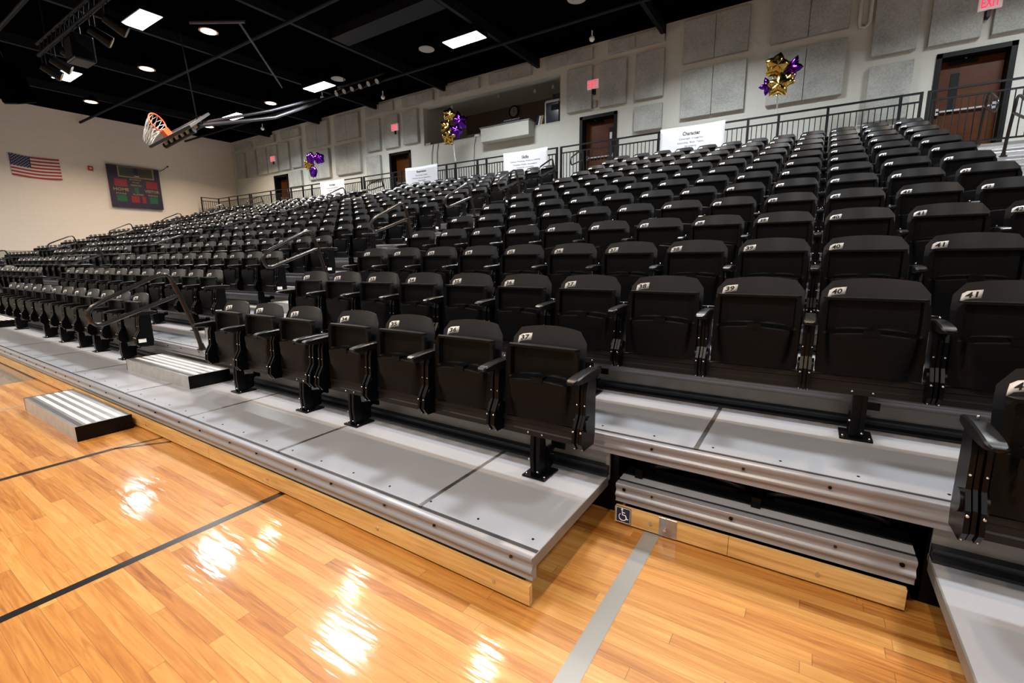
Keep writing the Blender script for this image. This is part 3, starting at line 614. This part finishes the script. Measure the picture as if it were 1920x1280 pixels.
P1c = thing('bleacher_platform', 'grey front row deck at the bottom right corner', 'bleacher', (0, 0, 0), 'telescopic seating decks')
rx0 = 1.325
deck(rx0, 7.5, .058, D+.05, H1, P1c); nosing(rx0, 7.5, 0, H1, P1c, False); riser(rx0, 7.5, 1, P1c)
MB().box(rx0-.006, rx0, .0, D, H1-.045, H1+.001, M_GALV).obj('end_trim', P1c)
MB().box(rx0, 7.5, -.012, .012, .014, H1-NH-.020, M_OAK).obj('kickboard', P1c)
MB().box(rx0+.05, 7.4, .012, .03, .01, H1-.03, M_BLK).obj('kickboard_backing', P1c)

for k in range(2, 14):
    P = thing('bleacher_platform', 'grey metal deck carrying the %s seat row from the court' % ORD[k-1], 'bleacher', (0, 0, 0), 'telescopic seating decks')
    y0 = (k-1)*D; deck(XL+.01, 7.5, y0+.058, y0+D+.028, dz(k), P); nosing(XL+.01, 7.5, y0, dz(k), P, k == 2)
    if k < 13: riser(XL+.01, 7.5, k, P)
    else: MB().box(XL+.01, 7.5, 13*D+.02, 13*D+.04, dz(13)-.03, ZCON, M_GALV).obj('riser_panel', P)
    if k == 2:
        for x in (.43, -.8, -2.0, 1.66): seam(x, y0+.05, y0+D, dz(k), P)
        rivets(XL, 2.3, y0+.11, dz(2), P)
        MB().box(XL+.1, .02, D+.06, D+.08, .0, dz(2)-.06, M_BLK).box(1.30, 7.4, D+.06, D+.08, .0, dz(2)-.06, M_BLK).box(.02, .04, D+.06, 2*D+.1, 0, dz(2)-.06, M_BLK).box(1.30, 1.32, D+.06, 2*D+.1, 0, dz(2)-.06, M_BLK).box(.02, 1.32, 2*D+.1, 2*D+.12, 0, dz(2)-.06, M_BLK).obj('understructure', P)  # solid black sheets added to keep the underside dark, standing for steel frames

# ---------------------------------------------------------------- seats
HW = .222
def sstep(a, b, x):
    t = min(1, max(0, (x-a)/(b-a))); return t*t*(3-2*t)
def zt(u): return .818-.024*u*u-.048*max(0, abs(u)-.80)/.20
ZB = .34
def BF(u, v, off=0):
    z = ZB+v*(zt(u)-ZB); y = .662+.072*v-.040*abs(u)**2-off; x = HW*u*(.965+.035*v)*(1-.02*sstep(.85, 1, v)*abs(u))
    return (x, y, z)
def BB(u, v):
    p = BF(u, v); a = abs(u); return (p[0]*.97, p[1]+.018*(1-.4*a**4), p[2]-.004*sstep(.9, 1, v))
def lin(a, b, n): return [a+(b-a)*i/n for i in range(n+1)]
def backrest_mesh(nu=14, nv=8):
    us = [-1, -.93, -.86, -.80, -.72]+lin(-.6, .6, 6)+[.72, .80, .86, .93, 1] if nu > 8 else lin(-1, 1, nu)
    vs = [0, .1, .3, .5, .7, .82, .9, .96, 1] if nv > 4 else [0, .5, .9, 1]
    mb = MB(); mb.shell(BF, BB, us, vs, M_PLAST)
    return sharp(mb.mesh('backrest'), 30)
PW = .213
def PF(u, v):
    z = .335+v*.39; x = PW*u; a = abs(u)
    # corner rounding at the top
    if v > .9: x *= 1-.10*sstep(.9, 1, v)*sstep(.8, 1, a)
    y = .586+.020*v
    inner = (1-sstep(.83, .88, a))
    # recessed upper panel
    y += .042*inner*sstep(.575, .60, v)*(1-sstep(.955, .968, v))
    # lower bulge
    top = .60-.045*a*a*1.2; side = .84-.18*(1-min(1, v/.6))**2
    b_ = (1-sstep(side-.05, side+.02, a))*(1-sstep(top-.030, top-.004, v))
    y = y-.032*b_*(.4+.6*sstep(0, .35, v)) if b_ > 0 else y
    y += .042*inner*(sstep(top-.02, top, v)-sstep(.575, .60, v) if v < .60 else 0)
    return (x, y, z)
def PB(u, v):
    z = .335+v*.39; return (PW*u*.97, .640+.018*v-.022*abs(u)**2, z)
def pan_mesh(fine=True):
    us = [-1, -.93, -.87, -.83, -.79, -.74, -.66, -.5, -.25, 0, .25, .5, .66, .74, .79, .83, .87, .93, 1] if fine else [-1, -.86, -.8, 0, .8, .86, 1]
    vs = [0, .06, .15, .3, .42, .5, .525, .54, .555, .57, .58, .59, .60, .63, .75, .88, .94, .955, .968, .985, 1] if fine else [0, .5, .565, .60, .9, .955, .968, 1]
    mb = MB(); mb.shell(PF, PB, us, vs, M_PANSHADE)
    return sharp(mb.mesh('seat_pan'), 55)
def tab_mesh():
    return MB().prism([(-.030, .541), (.030, .541), (.034, .556), (.034, .572), (-.034, .572), (-.034, .556)], .560, .61, M_PANSHADE, axis="y").mesh("pan_catch")
def arm_mesh():
    mb = MB(); st = [(.735, .590, .622, .026), (.69, .585, .630, .027), (.60, .582, .632, .027), (.52, .584, .628, .028), (.46, .590, .622, .028), (.435, .595, .616, .026), (.425, .600, .610, .018)]
    rings = []
    for y, z0, z1, hw in st:
        c_ = .006; rings.append([(-hw, y, z0+c_), (-hw, y, z1-c_), (-hw+c_, y, z1), (hw-c_, y, z1), (hw, y, z1-c_), (hw, y, z0+c_), (hw-c_*1.5, y, z0), (-hw+c_*1.5, y, z0)])
    n = 8; vs = [p for r_ in rings for p in r_]; fs = []
    for i in range(len(st)-1):
        for k in range(n): fs.append((i*n+k, i*n+(k+1) % n, (i+1)*n+(k+1) % n, (i+1)*n+k))
    fs.append(tuple(range(n-1, -1, -1))); fs.append(tuple((len(st)-1)*n+k for k in range(n)))
    mb.add(vs, fs, M_ARM, True)
    return sharp(mb.mesh('armrest'), 35)
def stan_mesh():
    mb = MB(); poly = [(.67, .60), (.575, .60), (.555, .54), (.55, .42), (.515, .36), (.505, .285), (.535, .245), (.66, .24), (.672, .30)]
    for x0, x1, sh in ((-.026, -.012, 0), (-.006, .006, .008), (.012, .026, 0)):
        mb.prism([(y+sh, z) for y, z in poly], x0, x1, M_BLK)
    mb.box(-.02, .02, .575, .66, .27, .59, M_BLK)
    for x in (-.02, .02):
        mb.sphere((x, .508, .345), .006, M_BOLT, 8, 6); mb.sphere((x, .55, .47), .005, M_BOLT, 8, 6); mb.sphere((x, .53, .252), .004, M_BOLT, 6, 5)
    mb.sphere((0, .655, .64), .006, M_BOLT, 8, 6)
    # pivot discs against the pan
    for sg in (-1, 1): mb.cyl((sg*.026, .575, .37), (sg*.036, .575, .37), .04, M_BLK, 14)
    return mb.mesh('stanchion')
def platefn(s_, t_, off=.002):   # metres on the plate
    u = -.685+s_/HW*1.04+t_*0.6; v = .876+t_/.475
    return BF(u, v, off)
def plate_mesh(num):
    mb = MB()
    mb.shell(lambda a, b: platefn(a, b, .0025), lambda a, b: platefn(a, b, .0), lin(-.036, .036, 4), lin(-.0195, .0195, 2), M_WHITE)
    if num: put_text(mb, str(num), .043 if len(str(num)) > 1 else .02, lambda a, b: platefn(a, b, .0040), M_INK, height=.026, bold=True)
    return mb.mesh('number_plate')
ME_BACK, ME_PAN, ME_TAB, ME_ARM, ME_STAN = backrest_mesh(), pan_mesh(), tab_mesh(), arm_mesh(), stan_mesh()
PL = {}
def plate(n):
    if n not in PL: PL[n] = plate_mesh(n)
    return PL[n]
P_ = .51
seats = []   # (x, row, number, section, left_end, right_end)
for n in range(31, 38): seats.append((-.302+(n-37)*P_-(.107 if n <= 33 else 0), 1, n, 'right', n in (31, 34), n == 37))
for n in (40, 41): seats.append((1.60+(n-40)*P_, 1, n, 'corner', n == 40, False))
for k in range(2, 14):
    for n in range(31, 43): seats.append((-.425+(n-37)*P_, k, n, 'right', n == 31, n == 42))
for k in range(1, 14):
    for n in range(19, 31): seats.append((-5.58+(n-30)*P_, k, n, 'middle', n == 19, n == 30))
    for n in range(7, 19): seats.append((-13.28+(n-18)*P_, k, n, 'left', n == 7, n == 18))
    for n in range(1, 9): seats.append((-20.98-(7-n+1)*P_+0*n, k, 0, 'far', n == 1, n == 8))
def dist(s): return (Vector((s[0], (s[1]-1)*D+.66, dz(s[1])+.55))-CAM).length
seats.sort(key=dist)
near, far = seats[:298], seats[298:]
def pcopy(src_me, name, parent, dx=0):
    o = bpy.data.objects.new(name, src_me); C.objects.link(o); o.parent = parent
    if dx: o.location = (dx, 0, 0)
    return o
for x, k, n, sec, le, re in near:
    where = {'right': 'right-hand block', 'corner': 'bottom right corner', 'middle': 'block left of nearest aisle', 'left': 'far left block', 'far': 'farthest block'}[sec]
    t = thing('folding_chair', 'folded black chair numbered %d in the %s row, %s' % (n, ORD[k-1], where), 'chair', (x, (k-1)*D, dz(k)), 'folded black numbered seats')
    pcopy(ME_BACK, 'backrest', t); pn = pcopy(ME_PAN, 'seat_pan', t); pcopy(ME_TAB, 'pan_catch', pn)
    if n: pcopy(plate(n), 'number_plate', t)
    pcopy(ME_ARM, 'armrest', t, P_/2-.001); pcopy(ME_STAN, 'stanchion', t, P_/2-.001)
    if le: pcopy(ME_ARM, 'armrest', t, -P_/2); pcopy(ME_STAN, 'stanchion', t, -P_/2)
    if re and sec in ('middle', 'left'):
        MB().box(P_/2+.026, P_/2+.029, .53, .60, .29, .33, M_WHITE).obj('row_plate', t)
# the remaining far seats in one object
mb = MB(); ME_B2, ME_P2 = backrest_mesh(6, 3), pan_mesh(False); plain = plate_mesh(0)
def absorb(mb, me, off):
    vs = [(v.co.x+off[0], v.co.y+off[1], v.co.z+off[2]) for v in me.vertices]
    b = len(mb.v); mb.v += vs
    idx = [mb.mi(m) for m in me.materials]
    for p in me.polygons: mb.f.append(tuple(b+i for i in p.vertices)); mb.m.append(idx[p.material_index]); mb.sm.append(p.use_smooth)
for x, k, n, sec, le, re in far:
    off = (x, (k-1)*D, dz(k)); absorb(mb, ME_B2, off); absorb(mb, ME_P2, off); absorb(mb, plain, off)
    absorb(mb, ME_ARM, (off[0]+P_/2, off[1], off[2])); mb.box(x+P_/2-.02, x+P_/2+.02, off[1]+.53, off[1]+.66, off[2]+.33, off[2]+.59, M_BLK)
fo = mb.obj('folding_seats_far'); tag(fo, 'distant rows of folded black seats in the far left blocks', 'seats'); fo['kind'] = 'stuff'; fo.name = 'distant_seats'

# beams with legs
def leg(x, par, z0=0):
    l = MB(); l.prism([(.600, .24), (.655, .24), (.668, .12), (.672, .012), (.600, .012), (.592, .12)], x-.03, x-.008, M_BLK)
    l.prism([(.600, .24), (.655, .24), (.668, .12), (.672, .012), (.600, .012), (.592, .12)], x+.008, x+.03, M_BLK)
    l.box(x-.012, x+.012, .61, .66, .012, .24, M_BLK)
    o = l.obj('leg', par)
    MB().box(x-.07, x+.07, .575, .735, 0.001, .010, M_BLK).obj('foot_plate', o)
    g = MB().prism([(.67, .16), (.74, .15), (.75, .17), (.79, .17), (.79, .13), (.74, .11), (.735, .03), (.67, .015)], x+.02, x+.035, M_BLK)
    g.prism([(.67, .13), (.72, .14), (.735, .09), (.71, .02), (.67, .02)], x-.035, x-.02, M_BLK).cyl((x-.04, .70, .10), (x+.06, .70, .10), .012, M_BLK, 10).box(x+.03, x+.10, .75, .765, .125, .165, M_BLK)
    g.obj('fold_linkage', o)
    b = MB()
    for p in ((x-.055, .60, .012), (x+.055, .60, .012), (x-.035, .594, .10), (x+.02, .588, .04), (x-.04, .592, .255), (x+.045, .592, .255)): b.sphere(p, .0065, M_BOLT, 8, 6)
    b.obj('bolts', o)
def beam(x0, x1, k, legs, lab):
    t = thing('seat_beam', lab, 'seat beam', (0, (k-1)*D, dz(k)), 'steel beams carrying the seat rows')
    MB().prism([(.598, .235), (.66, .235), (.66, .325), (.598, .325), (.598, .300), (.604, .296), (.604, .268), (.598, .262)], x0, x1, M_BEAMST).obj('beam', t)
    for x in legs: leg(x, t)
beam(-3.80, -.09, 1, (-3.43, -2.43, -1.84, -.33), 'dark steel beam on black legs under the front seats 31 to 37')
beam(1.36, 2.36, 1, (2.0,), 'dark steel beam under front seat 40, bottom right corner')
beam(-3.72, 2.36, 2, (1.10, -.4, -1.9, -3.3), 'dark steel beam under second row, right-hand block')
beam(-11.4, -5.36, 1, (-6.1, -7.0, -7.6, -8.4, -9.2, -10.9), 'dark steel beam under the front row left of the nearest aisle')
beam(-11.4, -5.36, 2, (-6.1, -7.4, -8.7, -10.2), 'dark steel beam under second row left of the nearest aisle')
for k in range(3, 14):
    beam(-3.72, 2.36, k, (1.7, -.4, -3.2) if k < 6 else (), 'dark steel beam under the %s row, right-hand block' % ORD[k-1])
    beam(-11.4, -5.36, k, (-5.9, -8.7) if k < 6 else (), 'dark steel beam under the %s row, left of the nearest aisle' % ORD[k-1])
for k in range(1, 14):
    beam(-19.15, -13.05, k, (), 'dark steel beam under the %s row in the far left block' % ORD[k-1])

# folded-flat seats inside the pushed-in deck
for i, (x, lb) in enumerate(((.42, 'left'), (.98, 'right'))):
    t = thing('stowed_chair', 'black chair folded flat in the dark gap of pushed-in deck, %s one' % lb, 'chair', (x, ay+.13, H1+.002), 'seats stowed flat under the second deck')
    def F_(u, v): return (.235*u, v*.42+.04*u*u, .055+.055*(1-u*u)*(1-.3*v)-.02*v)
    def B_(u, v): return (.235*u, v*.42+.04*u*u+.004, .035+.052*(1-u*u)*(1-.3*v)-.02*v)
    MB().shell(B_, F_, lin(-1, 1, 12), lin(0, 1, 4), M_PLAST).obj('backrest', t)
    MB().box(-.2, .2, .05, .4, .0, .035, M_PANSHADE).obj('seat_pan', t); MB().box(-.29, -.25, -.03, .04, 0, .05, M_BLK).obj('hinge_bracket', t)
t = thing('stowed_seat', 'bracket block', 'bracket') if False else None

# ---------------------------------------------------------------- aisle steps, handrails
AIS = [(-5.30, -3.80, -4.55, 'nearest aisle'), (-13.0, -11.48, -12.2, 'second aisle from the right'), (-20.75, -19.2, -19.95, 'farthest aisle'), (2.42, 3.95, 3.15, 'right-hand aisle')]
def step_meshes(w_):
    d_ = .36; h = .120
    body = MB().box(-w_/2, w_/2, 0, d_, 0, h-.004, M_STEPF).mesh('step_body')
    top = MB()
    top.box(-w_/2, w_/2, 0, d_, h-.004, h, M_STEP)
    tread = top.mesh('tread')
    g = MB()
    for i, y in enumerate((.075, .140, .205, .270)): g.box(-w_/2+.02, w_/2-.02, y, y+.030, h, h+.0025, M_GRIPW)
    g.box(-w_/2+.02, w_/2-.02, .022, .052, h, h+.0015, M_GRIPD)
    grip = g.mesh('grip_strips')
    ends = MB().box(w_/2, w_/2+.006, -.002, d_+.002, 0, h+.002, M_BLK).mesh('end_cap')
    ends2 = MB().box(-w_/2-.006, -w_/2, -.002, d_+.002, 0, h+.002, M_BLK).mesh('end_cap')
    return body, tread, grip, ends, ends2
SM = step_meshes(1.46)
def step(x, y, z, lab):
    t = thing('aisle_step', lab, 'step', (x, y, z), 'silver aisle steps')
    for me, n in zip(SM, ('step_body', 'tread', 'grip_strips', 'end_cap', 'end_cap')): pcopy(me, n, t)
step(-4.65, -.40, 0.0, 'silver step with white grip strips standing on the wooden floor')
for ai, (a0, a1, ac, nm) in enumerate(AIS):
    for k in range(1, 14):
        if ai == 3 and k < 4: continue
        if ai == 0: xx = -4.65
        else: xx = (a0+a1)/2
        step(xx, k*D-.395, dz(k), 'silver striped step on the %s deck, %s' % (ORD[k-1], nm))
def rail_meshes():
    post = MB().tube([(0, .83, .0), (0, .79, .22), (0, .70, .55), (0, .645, .72)], .022, M_POST, 10, flat=1.0).mesh('post')
    R2 = [(0, .645, .70), (0, .63, .765), (0, .60, .80), (0, .56, .80), (0, .50, .785), (0, .06, .575), (0, .0, .54), (0, -.035, .50), (0, -.045, .46), (0, -.03, .405), (0, .0, .375), (0, .05, .372), (0, .12, .395), (0, .70, .60)]
    loop = MB().tube(R2, .019, M_HAND, 12).mesh('rail_loop')
    foot = MB().cyl((0, .83, .0), (0, .83, .012), .05, M_POST, 14).cyl((0, .83, .012), (0, .822, .07), .032, M_POST, 12, .024).mesh('foot_flange')
    return post, loop, foot
RM = rail_meshes()
for ai, (a0, a1, ac, nm) in enumerate(AIS):
    for j in range(7):
        if ai == 3 and j < 4: continue
        t = thing('handrail', 'looped aisle handrail, %s from the court in the %s' % (['first', 'second', 'third', 'fourth', 'fifth', 'sixth', 'last'][j], nm), 'handrail', (ac, j*2*D, dz(2)+j*2*R), 'looped aisle handrails')
        for me, n in zip(RM, ('post', 'rail_loop', 'foot_flange')): pcopy(me, n, t)

# ---------------------------------------------------------------- concourse railing
ZR = 4.415; YR = 10.8
secs = [(-24.55, -21.6, (-23.5, -22.7), 'far left end'), (-21.5, -13.72, (-19.85, -18.3, -17.45, -16.83, -15.3), 'by the leftmost door'), (-13.64, -5.47, (-12.06, -11.65, -9.56, -9.18, -8.29, -7.94, -6.6), 'under the booth'), (-5.39, 2.32, (-3.93, -3.72, -2.66, -.67, -.07, .82, 1.99), 'behind the right-hand block'), (2.38, 6.5, (4.3,), 'in front of the rightmost door')]
for a, b, posts, lb in secs:
    t = thing('guard_rail', 'black balustrade along the upper walkway, %s' % lb, 'railing', (0, YR, 0), 'black walkway balustrades')
    MB().box(a, b, -.02, .02, ZR-.035, ZR, M_RAIL).obj('top_rail', t); MB().box(a, b, -.015, .015, ZR-.19, ZR-.16, M_RAIL).obj('middle_rail', t); MB().box(a, b, -.015, .015, ZCON+.08, ZCON+.11, M_RAIL).obj('bottom_rail', t)
    for x in (a+.025, b-.025)+tuple(posts): MB().box(x-.025, x+.025, -.025, .025, ZCON, ZR, M_RAIL).obj('post', t)
    mb = MB(); x = a+.1
    while x < b-.05: mb.box(x-.008, x+.008, -.008, .008, ZCON+.1, ZR-.17, M_RAIL); x += .1
    mb.obj('balusters', t)
t = thing('guard_rail', 'black balustrade returning down at the far left wall corner', 'railing', (-24.55, 0, 0), 'black walkway balustrades')
MB().box(-.02, .02, 10.0, YR, ZR-.035, ZR, M_RAIL).box(-.02, .02, 10.0, YR, ZR-.19, ZR-.16, M_RAIL).obj('top_rail', t); MB().box(-.025, .025, 10.0, 10.05, ZCON-.2, ZR, M_RAIL).obj('post', t)
mb = MB(); [mb.box(-.008, .008, 10.1+i*.1, 10.116+i*.1, ZCON-.1, ZR-.17, M_RAIL) for i in range(7)]; mb.obj('balusters', t)
# chair-like rack at the walkway
tag(MB().tube([(1.0, 11.5, 3.33), (1.0, 11.5, 4.1), (1.6, 11.5, 4.1), (1.6, 11.5, 3.33)], .02, M_SILV, 8).tube([(.75, 11.5, 3.33), (.75, 11.5, 4.05), (.9, 11.5, 4.1), (1.2, 11.5, 4.1)], .012, M_SILV, 6).obj('folding_rack'), 'silver tube rack on the walkway behind the balustrade', 'rack')

# banners
def banner(x0, x1, z0, z1, title, lines, seal, lab, seed):
    t = thing('banner', lab, 'banner', (0, YR-.055, 0), 'white banners on the balustrade')
    def F(u, v, o=0): return (x0+(x1-x0)*u, -.0+.012*math.sin(u*7+seed+v*3)-o, z0+(z1-z0)*v+.012*math.sin(u*PI)*(-1 if v > .5 else 0))
    MB().shell(F, lambda u, v: (F(u, v)[0], F(u, v)[1]+.004, F(u, v)[2]), lin(0, 1, 20), lin(0, 1, 8), M_VINYL).obj('sheet', t)
    W_, H_ = x1-x0, z1-z0; mb = MB()
    def PT(zc): return lambda s_, t_: F(.5+s_/W_, min(1, max(0, zc+t_/H_)), .004)
    put_text(mb, title[0], title[1]*W_, PT(.80), M_INK, height=.085, bold=True)
    for i, (ln, wd) in enumerate(lines): put_text(mb, ln, wd*W_, PT(.655-i*.115), M_INK, height=.05)
    if seal:
        zc = .655-len(lines)*.115-.06
        mb.cyl((x0+W_*.5, -.002, z0+H_*zc), (x0+W_*.5, -.016, z0+H_*zc), .035, M_GREYP, 14)
    mb.obj('lettering', t)
banner(-2.61, -1.14, 3.63, 4.44, ('Character', .27), [('Courage, Integrity,', .38), ('Humility, Risk Taker,', .42), ('Empathy', .18)], False, 'white banner headed Character on the balustrade', 0)
banner(-7.27, -5.76, 3.64, 4.45, ('Skills', .15), [('Critical Thinking, Problem Solving', .66), ('Problem Finder, Innovation', .52), ('Creativity, Curiosity', .38)], True, 'white banner headed Skills below the press desk', 1)
banner(-11.38, -9.9, 3.66, 4.46, ('Experience', .29), [('Internships, Safety', .36), ('Problem Shared Experience', .54), ('Networked', .2)], True, 'white banner headed Experience left of the gold balloons', 2)
banner(-16.18, -14.7, 3.66, 4.43, ('Knowledge', .26), [('Global, Cultural, Financial', .5), ('Academic, Technical', .38)], False, 'leftmost white banner, half hidden by a handrail', 3)

# balloons
def star_balloon(c, r, m, rot, lab, pts=5, ratio=.55, grp=None):
    mb = MB(); n = pts*2; rings = 6; vs = []; fs = []
    for sgn_ in (-1, 1):
        base = len(vs); vs.append((0, sgn_*r*.34, 0))
        for i in range(1, rings+1):
            q = i/rings
            for k in range(n*2):
                a = 2*PI*k/(n*2); ph = (k % 4)/2.0
                rad = r*({0: 1.0, 1: (1+ratio)/2*.98, 2: ratio, 3: (1+ratio)/2*.98}[k % 4])
                vs.append((q*rad*math.sin(a), sgn_*r*.34*math.sqrt(max(0, 1-q**2.2))*(1 if k % 4 != 2 else .9), q*rad*math.cos(a)))
        N = n*2
        for k in range(N): f = (base, base+1+k, base+1+(k+1) % N); fs.append(f if sgn_ < 0 else f[::-1])
        for i in range(rings-1):
            for k in range(N):
                a_, b_ = base+1+i*N+k, base+1+i*N+(k+1) % N; f = (a_, a_+N, b_+N, b_); fs.append(f if sgn_ < 0 else f[::-1])
    mb.add(vs, fs, m, True)
    mb.cyl((0, 0, -r*ratio*.95), (0, 0, -r*ratio-.05), .012, m, 6, .02)
    o = mb.obj('foil_balloon', loc=c); o.rotation_euler = rot
    return tag(o, lab, 'balloon', grp)
def bunch(cx, cz, specs, tail, where, grp, short):
    for dx, dy, dz_, r, m, rot, lb, ra in specs: star_balloon((cx+dx, 10.62+dy, cz+dz_), r, m, rot, lb+' '+where, 5, ra, grp)
    mb = MB()
    for i in range(3): mb.tube([(cx+(i-1)*.02, 10.64, cz-.35), (cx+.03*math.sin(i*2), 10.68, (cz+tail)/2), (cx+.02*(i-1), YR-.03, tail)], .005, M_RIBB, 5)
    tag(mb.obj('balloon_ribbon'), 'silver ribbons tying the %s balloon bunch to the balustrade' % short, 'ribbon')
bunch(-.12, 5.08, [(-.06, -.02, .25, .26, M_GOLD, (.1, .2, .3), 'gold star balloon, topmost', .72), (.22, .16, .20, .25, M_PURP, (.1, .5, -.5), 'large purple star balloon, right side', .55), (-.20, .06, -.10, .20, M_PURP, (0, -.4, .4), 'purple star balloon, left side', .5), (0.02, -.08, -.16, .27, M_GOLD, (-.1, .1, 0), 'gold star balloon, lowest', .6), (.16, .1, -.03, .18, M_GOLD, (0, .9, -.3), 'small gold star balloon, behind', .6)],
      4.42, 'of the bunch beside the rightmost speckled squares', 'balloons tied above the right-hand block', 'rightmost')
bunch(-9.15, 5.42, [(-.05, -.02, .40, .22, M_GOLD, (0, .2, .7), 'gold star balloon, topmost', .7), (-.18, 0, .05, .25, M_GOLD, (0, .3, 1.0), 'gold star balloon, left', .6), (.14, .24, .25, .30, M_PURP, (0, -.2, .9), 'purple star balloon, upper', .6), (.16, .02, -.10, .24, M_PURP, (0, .3, .8), 'purple star balloon, lower', .6), (-.08, -.06, -.28, .27, M_GOLD, (.2, .1, .2), 'gold star balloon, lowest', .65)],
      4.45, 'of the bunch before the booth', 'balloons tied before the booth', 'middle')
bunch(-16.4, 5.2, [(-.09, 0, .18, .24, M_PURP, (0, .2, .3), 'purple star balloon, upper left', .8), (.30, .1, .14, .24, M_PURP, (0, -.3, .9), 'purple star balloon, upper right', .75), (-.24, 0, -.05, .25, M_GOLD, (0, .4, .5), 'gold star balloon', .7), (.02, 0, -.36, .24, M_PURP, (0, .1, .1), 'purple star balloon, lowest', .85)],
      4.45, 'of the leftmost bunch', 'balloons tied at the far left', 'leftmost')

# ---------------------------------------------------------------- court lines, things on the floor
def line(pts, w_, m, lab):
    mb = MB(); (x0, y0), (x1, y1) = pts; d_ = Vector((x1-x0, y1-y0)).normalized(); n__ = Vector((-d_.y, d_.x))*w_/2
    mb.add([(x0-n__.x, y0-n__.y, .0012), (x1-n__.x, y1-n__.y, .0012), (x1+n__.x, y1+n__.y, .0012), (x0+n__.x, y0+n__.y, .0012)], [(0, 1, 2, 3)], m)
    tag(mb.obj('court_line'), lab, 'line')
line([(-1.80, -11.9), (-1.76, .0)], .048, M_BLKP, 'black painted court line nearest the photo centre')
line([(-3.72, -11.9), (-3.50, -.30), ], .048, M_BLKP, 'black painted court line by the wooden floor step')
line([(-3.50, -.30), (-3.28, .0)], .030, M_BLKP, 'short slanting black floor line end at the kickboard')
line([(-3.50, -.30), (-3.44, .0)], .030, M_BLKP, 'short straight black floor line end at the kickboard')
line([(.265, -11.9), (.265, 1.6)], .078, M_GREYP, 'grey painted floor line leading under the wheelchair deck')
line([(-5.62, -11.9), (-5.62, -.02)], .04, M_GREYP, 'thin grey floor line left of the floor step')

# make lamp parts and lights tidy: parent area lights nowhere, all listed above
